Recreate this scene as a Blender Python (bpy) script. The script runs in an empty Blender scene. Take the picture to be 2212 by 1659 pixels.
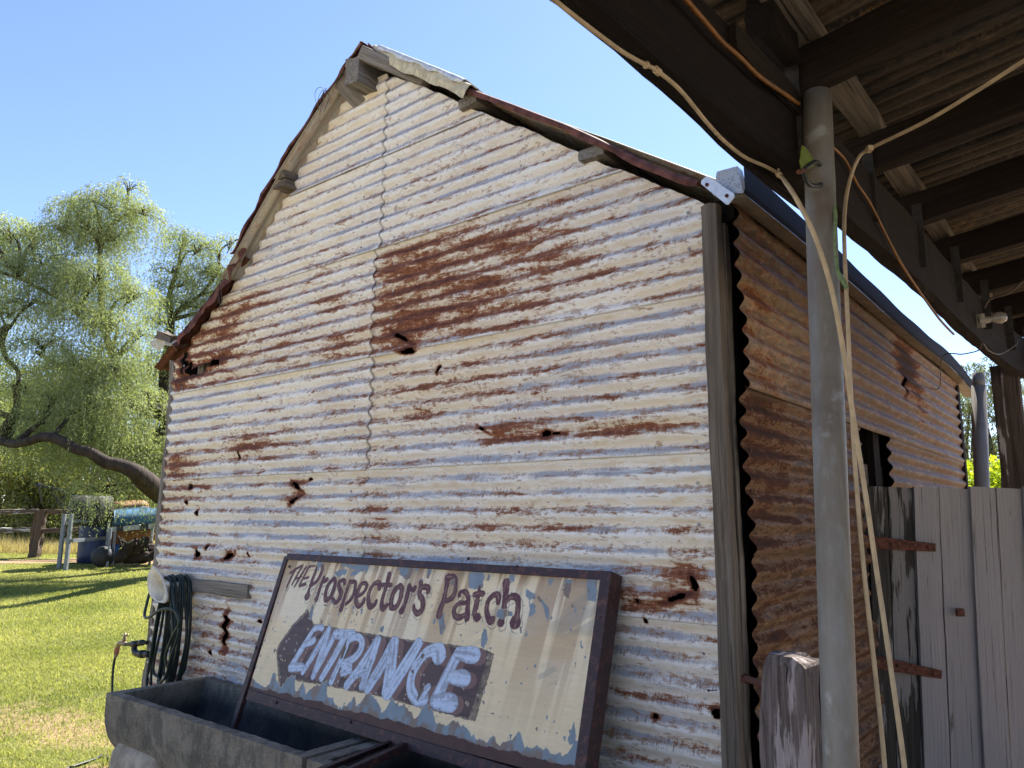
import bpy, math, random
import numpy as np
from mathutils import Vector, Matrix
random.seed(7); rng = np.random.default_rng(7)
sc = bpy.context.scene
# ------------------------------------------------------------------ camera
F, CX, CY, PT, RL, H = 1640.0, 1106.0, 829.5, math.atan(290/1640.0), .00735, 1.6
cam = bpy.data.cameras.new('camera'); cam.lens = F/2212*36; cam.sensor_width = 36; cam.clip_start = .02; cam.clip_end = 2000
co = bpy.data.objects.new('camera', cam); sc.collection.objects.link(co); sc.camera = co
_U = Vector((0, -math.sin(PT), math.cos(PT))); _Fw = Vector((0, math.cos(PT), math.sin(PT)))
_r = Vector((math.cos(RL), 0, 0)) + math.sin(RL)*_U; _u = Vector((-math.sin(RL), 0, 0)) + math.cos(RL)*_U
_m = Matrix((_r, _u, -_Fw)).transposed().to_4x4(); _m.translation = (0, 0, H); co.matrix_world = _m
# ------------------------------------------------------------------ world, sun, exposure
SUN_EL, SUN_AZ = 51.0, 30.0            # azimuth measured from +Y towards +X
w = bpy.data.worlds.new('World'); sc.world = w; w.use_nodes = True
nt = w.node_tree; sky = nt.nodes.new('ShaderNodeTexSky'); sky.sky_type = 'NISHITA'; sky.sun_disc = False
sky.sun_elevation = math.radians(SUN_EL); sky.sun_rotation = math.radians(SUN_AZ)
sky.altitude = 100; sky.air_density = 1.0; sky.dust_density = .15; sky.ozone_density = 2.5
bg = nt.nodes['Background']; tint = nt.nodes.new('ShaderNodeMix'); tint.data_type = 'RGBA'; tint.blend_type = 'MULTIPLY'; tint.inputs[0].default_value = 1; tint.inputs[7].default_value = (.96, .955, 1.10, 1)
nt.links.new(sky.outputs[0], tint.inputs[6]); nt.links.new(tint.outputs[2], bg.inputs[0]); bg.inputs[1].default_value = .066
sl = bpy.data.lights.new('sun', 'SUN'); sl.energy = 5.0; sl.angle = math.radians(.53); sl.color = (1, .95, .87)
so = bpy.data.objects.new('sun', sl); sc.collection.objects.link(so)
_sd = Vector((math.sin(math.radians(SUN_AZ))*math.cos(math.radians(SUN_EL)), math.cos(math.radians(SUN_AZ))*math.cos(math.radians(SUN_EL)), math.sin(math.radians(SUN_EL))))
so.rotation_euler = _sd.to_track_quat('Z', 'Y').to_euler()
vs = sc.view_settings; vs.view_transform = 'Standard'; vs.look = 'None'; vs.gamma = 1; vs.use_curve_mapping = False
vs.exposure = 1.93
sc.cycles.max_bounces = 8; sc.cycles.diffuse_bounces = 4
# ------------------------------------------------------------------ measuring helpers
AL, AR = math.radians(51), math.radians(39)
dL = Vector((-math.sin(AL), math.cos(AL), 0)); dR = Vector((math.sin(AR), math.cos(AR), 0)); UP = Vector((0, 0, 1))
C = Vector((.775, 2.80, 0)); O = Vector((0, 0, H))
def ray(x, y):
    u = x-CX; v = y-CY
    u, v = u*math.cos(RL)+v*math.sin(RL), -u*math.sin(RL)+v*math.cos(RL)
    return Vector((u, F*math.cos(PT)+v*math.sin(PT), F*math.sin(PT)-v*math.cos(PT)))/F
def onpl(x, y, Q, n): r = ray(x, y); return O + r*((Q-O).dot(n)/r.dot(n))
def Pg(x, y, w=0): return onpl(x, y, C-dR*w, dR)            # plane w metres in front of the gable
def Pz(x, y, z): return onpl(x, y, Vector((0, 0, z)), UP)
def Pd(x, y, D): r = ray(x, y); return O + r*(D/r.y)
def G(t, z, w=0): return C + dL*t + UP*z - dR*w             # gable coordinates
SB = -.075                                                  # the side wall's offset along the gable
def S(s, z, o=0): return C + dL*(SB-o) + dR*s + UP*z        # side wall coordinates, o = out
def ss(a, b, x):
    x = np.clip((np.asarray(x, float)-a)/(b-a), 0, 1); return x*x*(3-2*x)
_tab = rng.random((256, 256))
def vn(x, y, seed=0):
    x = np.asarray(x, float)+seed*17.37; y = np.asarray(y, float)+seed*9.71
    x, y = np.broadcast_arrays(x, y)
    xi = np.floor(x).astype(int); yi = np.floor(y).astype(int); fx = x-xi; fy = y-yi
    fx = fx*fx*(3-2*fx); fy = fy*fy*(3-2*fy); a = lambda i, j: _tab[i & 255, j & 255]
    return (a(xi, yi)*(1-fx)+a(xi+1, yi)*fx)*(1-fy)+(a(xi, yi+1)*(1-fx)+a(xi+1, yi+1)*fx)*fy
def fbm(x, y, o=4, seed=0): return sum(vn(x*2**k, y*2**k, seed+k)*.5**k for k in range(o))/sum(.5**k for k in range(o))
def terr(x, y):
    y = np.asarray(y, float); x = np.asarray(x, float)
    return .585*np.clip((y-6)/13, 0, 1) + .012*np.sin(x*1.3+y*.7)*ss(3, 6, y)
def tz(x, y): return float(terr(x, y))
# ------------------------------------------------------------------ objects
WM = {}
def link(o, parent=None, M=None):
    sc.collection.objects.link(o); M = M or Matrix.Identity(4); WM[o.name] = M
    if parent is not None:
        o.parent = parent; o.matrix_basis = WM[parent.name].inverted() @ M
    else: o.matrix_basis = M
    return o
def tag(o, label=None, cat=None, group=None, kind=None):
    for k, v in (('label', label), ('category', cat), ('group', group), ('kind', kind)):
        if v: o[k] = v
    return o
def thing(name, loc, label, cat, group=None):
    o = bpy.data.objects.new(name, None); o.empty_display_size = .1
    return tag(link(o, None, Matrix.Translation(Vector(loc))), label, cat, group)
def mesh(name, V, Fc, mat, parent=None, M=None, smooth=False, attrs=None):
    me = bpy.data.meshes.new(name)
    V = np.asarray(V, np.float32).reshape(-1, 3)
    if isinstance(Fc, np.ndarray):
        n, k = Fc.shape
        me.vertices.add(len(V)); me.vertices.foreach_set('co', V.ravel())
        me.loops.add(n*k); me.loops.foreach_set('vertex_index', Fc.astype(np.int32).ravel())
        me.polygons.add(n); me.polygons.foreach_set('loop_start', np.arange(0, n*k, k, dtype=np.int32))
        me.polygons.foreach_set('loop_total', np.full(n, k, np.int32)); me.update(calc_edges=True)
    else:
        me.from_pydata([tuple(map(float, v)) for v in V], [], [tuple(int(i) for i in f) for f in Fc]); me.update()
    if attrs:
        for nm, a in attrs.items():
            a = np.asarray(a, np.float32)
            if a.ndim == 1:
                me.attributes.new(nm, 'FLOAT', 'POINT').data.foreach_set('value', a)
            else:
                me.attributes.new(nm, 'FLOAT_VECTOR', 'POINT').data.foreach_set('vector', a.ravel())
    if smooth: me.polygons.foreach_set('use_smooth', np.ones(len(me.polygons), bool))
    me.materials.append(mat)
    return link(bpy.data.objects.new(name, me), parent, M)
class MB:                      # collects shapes into one mesh
    def __init__(s): s.v = []; s.f = []
    def add(s, v, f):
        b = len(s.v); s.v += [tuple(p) for p in v]; s.f += [tuple(i+b for i in q) for q in f]; return s
    def hexa(s, p):            # 8 corners: bottom 4 then top 4
        return s.add(p, [(0, 3, 2, 1), (4, 5, 6, 7), (0, 1, 5, 4), (1, 2, 6, 5), (2, 3, 7, 6), (3, 0, 4, 7)])
    def box(s, c, a, b, d, A=(1, 0, 0), B=(0, 1, 0), D=(0, 0, 1)):
        c = Vector(c); A = Vector(A)*a/2; B = Vector(B)*b/2; D = Vector(D)*d/2
        return s.hexa([c-A-B-D, c+A-B-D, c+A+B-D, c-A+B-D, c-A-B+D, c+A-B+D, c+A+B+D, c-A+B+D])
    def tube(s, pts, r, n=8, smooth_path=True, cap=True):
        pts = [Vector(p) for p in pts]
        if smooth_path and len(pts) > 2: pts, r = crom(pts, r)
        N = len(pts); rr = r if hasattr(r, '__len__') else [r]*N
        t0 = (pts[1]-pts[0]).normalized(); up = Vector((0, 0, 1)) if abs(t0.z) < .9 else Vector((1, 0, 0))
        a = t0.cross(up).normalized(); b0 = len(s.v)
        for i, p in enumerate(pts):
            t = (pts[min(i+1, N-1)]-pts[max(i-1, 0)])
            t = t.normalized() if t.length > 1e-9 else t0
            a = (a - t*a.dot(t)).normalized(); b = t.cross(a)
            for k in range(n):
                an = 2*math.pi*k/n; s.v.append(tuple(p+(a*math.cos(an)+b*math.sin(an))*rr[i]))
        for i in range(N-1):
            for k in range(n):
                s.f.append((b0+i*n+k, b0+i*n+(k+1) % n, b0+(i+1)*n+(k+1) % n, b0+(i+1)*n+k))
        if cap:
            s.f.append(tuple(b0+k for k in reversed(range(n)))); s.f.append(tuple(b0+(N-1)*n+k for k in range(n)))
        return s
    def lathe(s, prof, M, n=16):      # prof: (r,z) list
        b0 = len(s.v)
        for r, z in prof:
            for k in range(n):
                an = 2*math.pi*k/n; s.v.append(tuple(M @ Vector((r*math.cos(an), r*math.sin(an), z))))
        for i in range(len(prof)-1):
            for k in range(n): s.f.append((b0+i*n+k, b0+i*n+(k+1) % n, b0+(i+1)*n+(k+1) % n, b0+(i+1)*n+k))
        s.f.append(tuple(b0+k for k in reversed(range(n)))); s.f.append(tuple(b0+(len(prof)-1)*n+k for k in range(n)))
        return s
    def build(s, name, mat, parent=None, smooth=False, bevel=0):
        o = mesh(name, s.v, s.f, mat, parent, None, smooth)
        if bevel:
            m = o.modifiers.new('bevel', 'BEVEL'); m.width = bevel; m.segments = 2; m.limit_method = 'ANGLE'
        return o
def crom(pts, r=None, sub=6):
    out = []; ro = []; n = len(pts); isr = hasattr(r, '__len__')
    for i in range(n-1):
        p0 = pts[max(i-1, 0)]; p1 = pts[i]; p2 = pts[i+1]; p3 = pts[min(i+2, n-1)]
        for k in range(sub):
            t = k/sub; out.append(.5*((2*p1)+(p2-p0)*t+(2*p0-5*p1+4*p2-p3)*t*t+(3*p1-p0-3*p2+p3)*t**3))
            if isr: ro.append(r[i]*(1-t)+r[i+1]*t)
    out.append(pts[-1])
    if isr: ro.append(r[-1]); return out, ro
    return out, r
def frame_to(p0, p1, side):
    z = (p1-p0).normalized(); x = (side - z*side.dot(z)).normalized(); y = z.cross(x)
    M = Matrix((x, y, z)).transposed().to_4x4(); M.translation = p0; return M
def timber(name, p0, p1, a, b, side, mat, parent, seg=None, jit=.002, taper=1, seed=None, curve=None, ragged=0):
    """a squared timber from p0 to p1: a wide along `side`, b deep; its mesh runs along local Z"""
    p0 = Vector(p0); p1 = Vector(p1); L = (p1-p0).length; M = frame_to(p0, p1, Vector(side))
    rd = random.Random(seed if seed is not None else hash((round(L, 3), round(p0.x, 3))) & 0xffff)
    seg = seg or max(2, int(L/.06)); prof = []
    for cx_, cy_ in ((-1, -1), (0, -1), (1, -1), (1, 0), (1, 1), (0, 1), (-1, 1), (-1, 0)):
        k = .985 if cx_ and cy_ else 1
        prof.append((cx_*a/2*k, cy_*b/2*k))
    V = []; ph = [rd.uniform(0, 6.28) for _ in range(8)]
    for i in range(seg+1):
        z = L*i/seg; tp = 1+(taper-1)*i/seg; c = curve(i/seg) if curve else (0, 0)
        for k, (x, y) in enumerate(prof):
            j = jit*(math.sin(z*5+ph[k])+.6*math.sin(z*17+ph[k]*2)+rd.uniform(-.5, .5))
            zz = z + (rd.uniform(-ragged, ragged) if i in (0, seg) else 0)
            d = math.hypot(x, y); V.append((x*tp*(1+j/d)+c[0], y*tp*(1+j/d)+c[1], zz))
    Fc = [(i*8+k, i*8+(k+1) % 8, (i+1)*8+(k+1) % 8, (i+1)*8+k) for i in range(seg) for k in range(8)]
    Fc += [tuple(reversed(range(8))), tuple(seg*8+k for k in range(8))]
    return mesh(name, V, Fc, mat, parent, M)
# ------------------------------------------------------------------ node helper
class NT:
    def __init__(s, name, rough=.8, spec=.3):
        s.m = bpy.data.materials.new(name); s.m.use_nodes = True; s.t = s.m.node_tree; s.b = s.t.nodes['Principled BSDF']
        s.b.inputs['Roughness'].default_value = rough; s.b.inputs['Specular IOR Level'].default_value = spec
    def put(s, sock, v):
        if v is None: return
        if isinstance(v, bpy.types.NodeSocket): s.t.links.new(v, sock)
        elif isinstance(v, (tuple, list)) and sock.type == 'RGBA' and len(v) == 3: sock.default_value = (*v, 1)
        else: sock.default_value = v
    def obj(s): return s.t.nodes.new('ShaderNodeTexCoord').outputs['Object']
    def attr(s, n, out='Fac'):
        a = s.t.nodes.new('ShaderNodeAttribute'); a.attribute_name = n; return a.outputs[out]
    def map(s, v, sc=(1, 1, 1), loc=(0, 0, 0)):
        n = s.t.nodes.new('ShaderNodeMapping'); s.put(n.inputs[0], v); n.inputs['Scale'].default_value = sc; n.inputs['Location'].default_value = loc; return n.outputs[0]
    def noise(s, v, scale=5, det=4, rough=.55, dist=0, out=0):
        n = s.t.nodes.new('ShaderNodeTexNoise'); s.put(n.inputs['Vector'], v); n.inputs['Scale'].default_value = scale
        n.inputs['Detail'].default_value = det; n.inputs['Roughness'].default_value = rough; n.inputs['Distortion'].default_value = dist; return n.outputs[out]
    def vor(s, v, scale=5, feat='F1'):
        n = s.t.nodes.new('ShaderNodeTexVoronoi'); n.feature = feat; s.put(n.inputs['Vector'], v); n.inputs['Scale'].default_value = scale; return n.outputs[0]
    def math(s, op, a, b=None, c=None, clamp=False):
        n = s.t.nodes.new('ShaderNodeMath'); n.operation = op; n.use_clamp = clamp; s.put(n.inputs[0], a); s.put(n.inputs[1], b); s.put(n.inputs[2], c); return n.outputs[0]
    def ramp(s, v, a, b, lo=0., hi=1.):
        n = s.t.nodes.new('ShaderNodeMapRange'); n.interpolation_type = 'SMOOTHSTEP'; s.put(n.inputs[0], v)
        n.inputs[1].default_value = a; n.inputs[2].default_value = b; n.inputs[3].default_value = lo; n.inputs[4].default_value = hi; return n.outputs[0]
    def mix(s, f, a, b, mode='MIX'):
        n = s.t.nodes.new('ShaderNodeMix'); n.data_type = 'RGBA'; n.blend_type = mode; s.put(n.inputs[0], f); s.put(n.inputs[6], a); s.put(n.inputs[7], b); return n.outputs[2]
    def cr(s, v, stops):
        n = s.t.nodes.new('ShaderNodeValToRGB'); s.put(n.inputs[0], v); e = n.color_ramp.elements
        while len(e) < len(stops): e.new(.5)
        for i, (p, c) in enumerate(stops): e[i].position = p; e[i].color = (*c, 1)
        return n.outputs[0]
    def sep(s, v):
        n = s.t.nodes.new('ShaderNodeSeparateXYZ'); s.put(n.inputs[0], v); return n.outputs
    def comb(s, x, y, z):
        n = s.t.nodes.new('ShaderNodeCombineXYZ'); s.put(n.inputs[0], x); s.put(n.inputs[1], y); s.put(n.inputs[2], z); return n.outputs[0]
    def bump(s, h, strength=.3, dist=.01):
        n = s.t.nodes.new('ShaderNodeBump'); s.put(n.inputs['Height'], h); n.inputs['Strength'].default_value = strength; n.inputs['Distance'].default_value = dist
        s.t.links.new(n.outputs[0], s.b.inputs['Normal'])
    def col(s, c): s.put(s.b.inputs['Base Color'], c); return s
def simple(name, col, rough=.6, metal=0, var=.25, sc_=20, bump=.15):
    n = NT(name, rough); o = n.obj(); a = n.noise(o, sc_, 5)
    n.col(n.mix(n.ramp(a, .3, .7), tuple(c*(1-var) for c in col), tuple(min(1, c*(1+var)) for c in col)))
    n.b.inputs['Metallic'].default_value = metal
    if bump: n.bump(a, bump, .004)
    return n.m
def wood(name, light, dark, crack=.5, rough=.85, white=None, wamt=0, bumpd=.012, gs=1):
    n = NT(name, rough, .2); oi = n.t.nodes.new('ShaderNodeObjectInfo'); va = n.t.nodes.new('ShaderNodeVectorMath'); va.operation = 'ADD'; n.put(va.inputs[0], n.obj()); rv = n.math('MULTIPLY', oi.outputs['Random'], 37.); n.put(va.inputs[1], n.comb(rv, n.math('MULTIPLY', rv, 1.7), n.math('MULTIPLY', rv, 2.3))); o = va.outputs[0]
    v = n.map(o, (34*gs, 34*gs, 1.6)); g = n.noise(v, 1.0, 6, .62, .6); v2 = n.map(o, (140*gs, 140*gs, 5)); g2 = n.noise(v2, 1, 3, .6)
    big = n.noise(n.map(o, (6, 6, 1.5)), 1, 3)
    c = n.mix(n.ramp(g, .3, .68), dark, light); c = n.mix(n.math('MULTIPLY', n.ramp(g2, .5, .75), .45), c, tuple(x*.45 for x in dark))
    c = n.mix(n.ramp(big, .35, .7, 0, .45), c, tuple(x*.6 for x in light))
    if white:
        wm = n.math('ADD', n.noise(n.map(o, (26, 26, 2.2)), 1, 6, .65), n.math('MULTIPLY', n.ramp(big, .3, .7), .25))
        c = n.mix(n.ramp(wm, .62-wamt, .68-wamt), c, white)
    ck = n.ramp(n.noise(n.map(o, (60*gs, 60*gs, 1.1)), 1, 2, .5, .8), .66, .72)
    c = n.mix(n.math('MULTIPLY', ck, crack), c, (.012, .01, .008)); n.col(c)
    n.bump(n.math('SUBTRACT', n.math('ADD', g, n.math('MULTIPLY', g2, .4)), n.math('MULTIPLY', ck, .8)), .8, bumpd); return n.m
# ------------------------------------------------------------------ corrugated iron: paint, zinc, rust in streaks along the sheet
def iron(name, paint, zinc, rust1, rust2, base_rust=0., ticks=1., zbias=0., vstreak=0., rough=.62, wash=1., white=(.64, .63, .60), vshade=0, upw=.10):
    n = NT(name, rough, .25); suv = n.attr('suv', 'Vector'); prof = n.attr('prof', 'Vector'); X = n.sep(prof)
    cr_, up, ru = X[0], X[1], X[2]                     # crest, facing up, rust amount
    n1 = n.noise(n.map(suv, (3.2, 26, 1)), 1, 6, .68); n2 = n.noise(n.map(suv, (30, 60, 1)), 1, 6, .72); n3 = n.noise(n.map(suv, (1.1, 2.2, 1)), 1, 4)
    n5 = n.noise(n.map(suv, (7, 34, 1), (11, 3, 0)), 1, 7, .72, .6)
    n4 = n.noise(n.map(suv, (240, 260, 1)), 1, 3, .65)
    tk = n.noise(n.map(suv, (75, 15, 1), (3, 1, 0)), 1, 5, .72, .9)     # short strokes across the corrugation
    fine = n.math('MULTIPLY', n.math('SUBTRACT', n4, .5), .55)
    tkf = n.math('MULTIPLY', n.math('SUBTRACT', tk, .5), .8)
    n7 = n.noise(n.map(suv, (1.3, 2.6, 1), (14, 2, 0)), 1, 3, .6)
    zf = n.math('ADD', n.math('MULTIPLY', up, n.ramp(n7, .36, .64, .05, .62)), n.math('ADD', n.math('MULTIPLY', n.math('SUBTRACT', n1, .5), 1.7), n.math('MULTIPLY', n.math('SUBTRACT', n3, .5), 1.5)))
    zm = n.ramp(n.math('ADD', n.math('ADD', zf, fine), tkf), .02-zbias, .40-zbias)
    pc = n.mix(n.ramp(n3, .35, .65), paint, tuple(p*f for p, f in zip(paint, (.95, .98, 1.12))))
    pc = n.mix(n.ramp(n.noise(n.map(suv, (9, 22, 1), (5, 5, 0)), 1, 6, .65), .50, .72, 0, .6), pc, tuple(p*f for p, f in zip(paint, (.76, .64, .46))))
    n6 = n.noise(n.map(suv, (.8, 1.3, 1), (4, 8, 0)), 1, 4, .6)
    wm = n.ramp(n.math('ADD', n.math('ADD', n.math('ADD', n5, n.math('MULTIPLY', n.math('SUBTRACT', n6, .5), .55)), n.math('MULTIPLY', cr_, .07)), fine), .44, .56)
    if vshade: paint2 = tuple(p*vshade for p in paint)
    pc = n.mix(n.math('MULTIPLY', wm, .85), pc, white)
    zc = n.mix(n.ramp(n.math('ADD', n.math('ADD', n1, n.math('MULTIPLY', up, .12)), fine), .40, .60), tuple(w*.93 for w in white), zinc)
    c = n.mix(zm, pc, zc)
    if vshade: c = n.mix(n.ramp(n.math('ADD', cr_, n.math('MULTIPLY', n.math('SUBTRACT', n1, .5), .8)), -.2, .7), c, n.mix(1., c, (vshade,)*3, 'MULTIPLY'))  # relief shade of the corrugations painted in: colour darkened with the profile
    # grey and brown ticks where the zinc shows
    tmk = n.ramp(n.math('ADD', n.noise(n.map(suv, (3.0, 13, 1), (9, 2, 0)), 1, 5, .7), n.math('MULTIPLY', n.math('SUBTRACT', n3, .5), .4)), .50, .60)
    tm = n.math('MULTIPLY', n.ramp(n.math('ADD', tk, n.math('MULTIPLY', n2, .15)), .60, .66), n.math('MULTIPLY', n.ramp(up, -.45, .25), tmk))
    c = n.mix(n.math('MULTIPLY', tm, .8*ticks), c, n.mix(n.ramp(n5, .45, .55), (.17, .14, .12), (.22, .105, .055)))
    # thin brown wash lying along the tops of the corrugations
    wsh = n.ramp(n.math('ADD', n.math('ADD', n.math('ADD', n5, n.math('MULTIPLY', n.math('SUBTRACT', n2, .5), .75)), n.math('MULTIPLY', up, .05)), n.math('MULTIPLY', ru, .28)), .530, .65)
    c = n.mix(n.math('MULTIPLY', wsh, .62*wash), c, (.31, .185, .105))
    # rust
    n8 = n.noise(n.map(suv, (3.4, 19, 1), (21, 5, 0)), 1, 5, .68, .5)
    rr = n.math('ADD', n.math('ADD', ru, n.math('ADD', n.math('MULTIPLY', n.math('SUBTRACT', n8, .5), 1.45), n.math('MULTIPLY', n.math('SUBTRACT', n5, .5), .65))), n.math('ADD', n.math('MULTIPLY', n.math('SUBTRACT', n2, .5), .65), n.math('MULTIPLY', tkf, .5)))
    rr = n.math('ADD', rr, n.math('ADD', fine, base_rust+.05))
    rr = n.math('ADD', rr, n.math('MULTIPLY', up, upw))
    if vstreak:
        vsn = n.noise(n.map(suv, (17, 1.1, 1), (2, 7, 0)), 1, 5, .62, .3)
        c = n.mix(n.math('MULTIPLY', n.ramp(vsn, .50, .60), vstreak), c, rust2)
        c = n.mix(n.math('MULTIPLY', n.ramp(vsn, .60, .68), vstreak*.7), c, rust1)
    halo = n.ramp(rr, .18, .48); core = n.ramp(rr, .36, .47)
    c = n.mix(n.math('MULTIPLY', halo, .50), c, (.40, .23, .10))
    rc = n.mix(n.ramp(n.math('ADD', rr, n.math('MULTIPLY', n.math('SUBTRACT', n2, .5), .6)), .42, .85), rust2, rust1)
    c = n.mix(n.math('MULTIPLY', core, .95), c, rc)
    dk = n.attr('darkening'); c = n.mix(n.math('MULTIPLY', dk, .75), c, (.10, .065, .035)); n.col(c)  # painted lap shadow lines; also tones the nail heads
    n.put(n.b.inputs['Roughness'], n.mix(core, (rough,)*3, (.9,)*3))
    n.bump(n.math('ADD', n.math('MULTIPLY', n2, .6), n.math('ADD', n.math('MULTIPLY', n4, .35), n.math('MULTIPLY', core, .5))), .35, .0035)
    return n.m
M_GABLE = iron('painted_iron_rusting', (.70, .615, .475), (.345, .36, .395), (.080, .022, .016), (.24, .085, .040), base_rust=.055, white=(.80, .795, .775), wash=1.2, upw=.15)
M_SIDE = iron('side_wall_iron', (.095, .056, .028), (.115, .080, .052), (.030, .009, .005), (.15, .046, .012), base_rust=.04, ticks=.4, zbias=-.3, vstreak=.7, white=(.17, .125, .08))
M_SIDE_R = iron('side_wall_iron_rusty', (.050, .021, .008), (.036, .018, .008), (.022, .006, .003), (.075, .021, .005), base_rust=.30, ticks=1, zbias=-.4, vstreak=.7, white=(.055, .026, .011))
M_ROOFRED = iron('red_rusty_roof', (.22, .085, .05), (.3, .16, .1), (.09, .03, .018), (.2, .07, .035), base_rust=.45, zbias=-.4)
M_ROOFU = iron('roof_underside', (.46, .39, .27), (.33, .32, .29), (.12, .045, .02), (.25, .11, .05), base_rust=-.12, ticks=.4, white=(.5, .46, .36))
M_ROOFV = iron('veranda_underside', (.060, .045, .028), (.042, .038, .032), (.022, .009, .004), (.05, .021, .009), base_rust=-.22, ticks=.3, white=(.085, .073, .055), vshade=.30, wash=.15)
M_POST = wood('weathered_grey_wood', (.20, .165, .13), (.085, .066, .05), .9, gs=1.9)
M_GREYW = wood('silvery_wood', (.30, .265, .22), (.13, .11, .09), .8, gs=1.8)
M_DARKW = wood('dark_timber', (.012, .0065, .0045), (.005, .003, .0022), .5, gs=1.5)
M_RAFT = wood('old_rafter_timber', (.020, .0115, .0075), (.008, .005, .0035), .6, gs=1.5)
M_GATE = wood('gate_boards', (.17, .15, .14), (.07, .06, .055), .8, white=(.27, .25, .245), wamt=.27, gs=2.4)
M_GATED = wood('gate_boards_stained', (.060, .053, .044), (.022, .02, .017), .6, white=(.19, .175, .165), wamt=.0, gs=1.6)
M_STUMP = wood('split_post_wood', (.22, .175, .16), (.05, .038, .034), 1., white=(.38, .32, .31), wamt=.0, bumpd=.03, gs=1.6)
M_FENCE = wood('fence_wood', (.14, .10, .07), (.05, .035, .025), .5)
M_FENCEW = wood('fence_wood_white', (.13, .10, .075), (.05, .035, .025), .5, white=(.42, .41, .38), wamt=.0, gs=.5)
M_GALV = simple('galvanised_steel', (.20, .215, .23), .55, .3, .18, 30)
M_GUT = simple('dull_gutter_steel', (.20, .17, .135), .6, .1, .2, 12)
M_NAVY = simple('navy_gutter_paint', (.008, .011, .018), .95, 0, .2, 8)
M_RUSTF = simple('rusty_flashing', (.115, .042, .030), .8, 0, .45, 22, .3)
M_RUSTS = simple('rusty_strap', (.085, .03, .018), .85, 0, .5, 60, .4)
M_BLACK = simple('black_plastic', (.02, .022, .022), .45, 0, .3, 30)
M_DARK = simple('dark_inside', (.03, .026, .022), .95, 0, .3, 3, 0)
M_WIRE = simple('wire', (.09, .07, .055), .6, .3, .2, 50, 0)
M_CREAM = simple('cream_conduit', (.40, .30, .18), .55, 0, .15, 25, .05)
M_ORANGE = simple('orange_cable', (.17, .072, .016), .5, 0, .25, 20, .05)
def pipe_mat():
    n = NT('galvanised_pipe', .5, .4); o = n.obj()
    a = n.noise(n.map(o, (14, 14, 3)), 1, 6, .65); b = n.noise(n.map(o, (60, 60, 20)), 1, 4); d = n.noise(o, 2.3, 4)
    c = n.mix(n.ramp(a, .35, .65), (.15, .125, .095), (.19, .18, .165)); c = n.mix(n.ramp(b, .5, .75, 0, .35), c, (.26, .26, .25))
    c = n.mix(n.ramp(d, .52, .66, 0, .7), c, (.085, .055, .035)); c = n.mix(n.ramp(n.noise(o, 7, 5), .62, .7, 0, .7), c, (.32, .32, .31)); n.col(c)
    n.b.inputs['Metallic'].default_value = .25; n.bump(a, .15, .003); return n.m
M_PIPE = pipe_mat()
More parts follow.
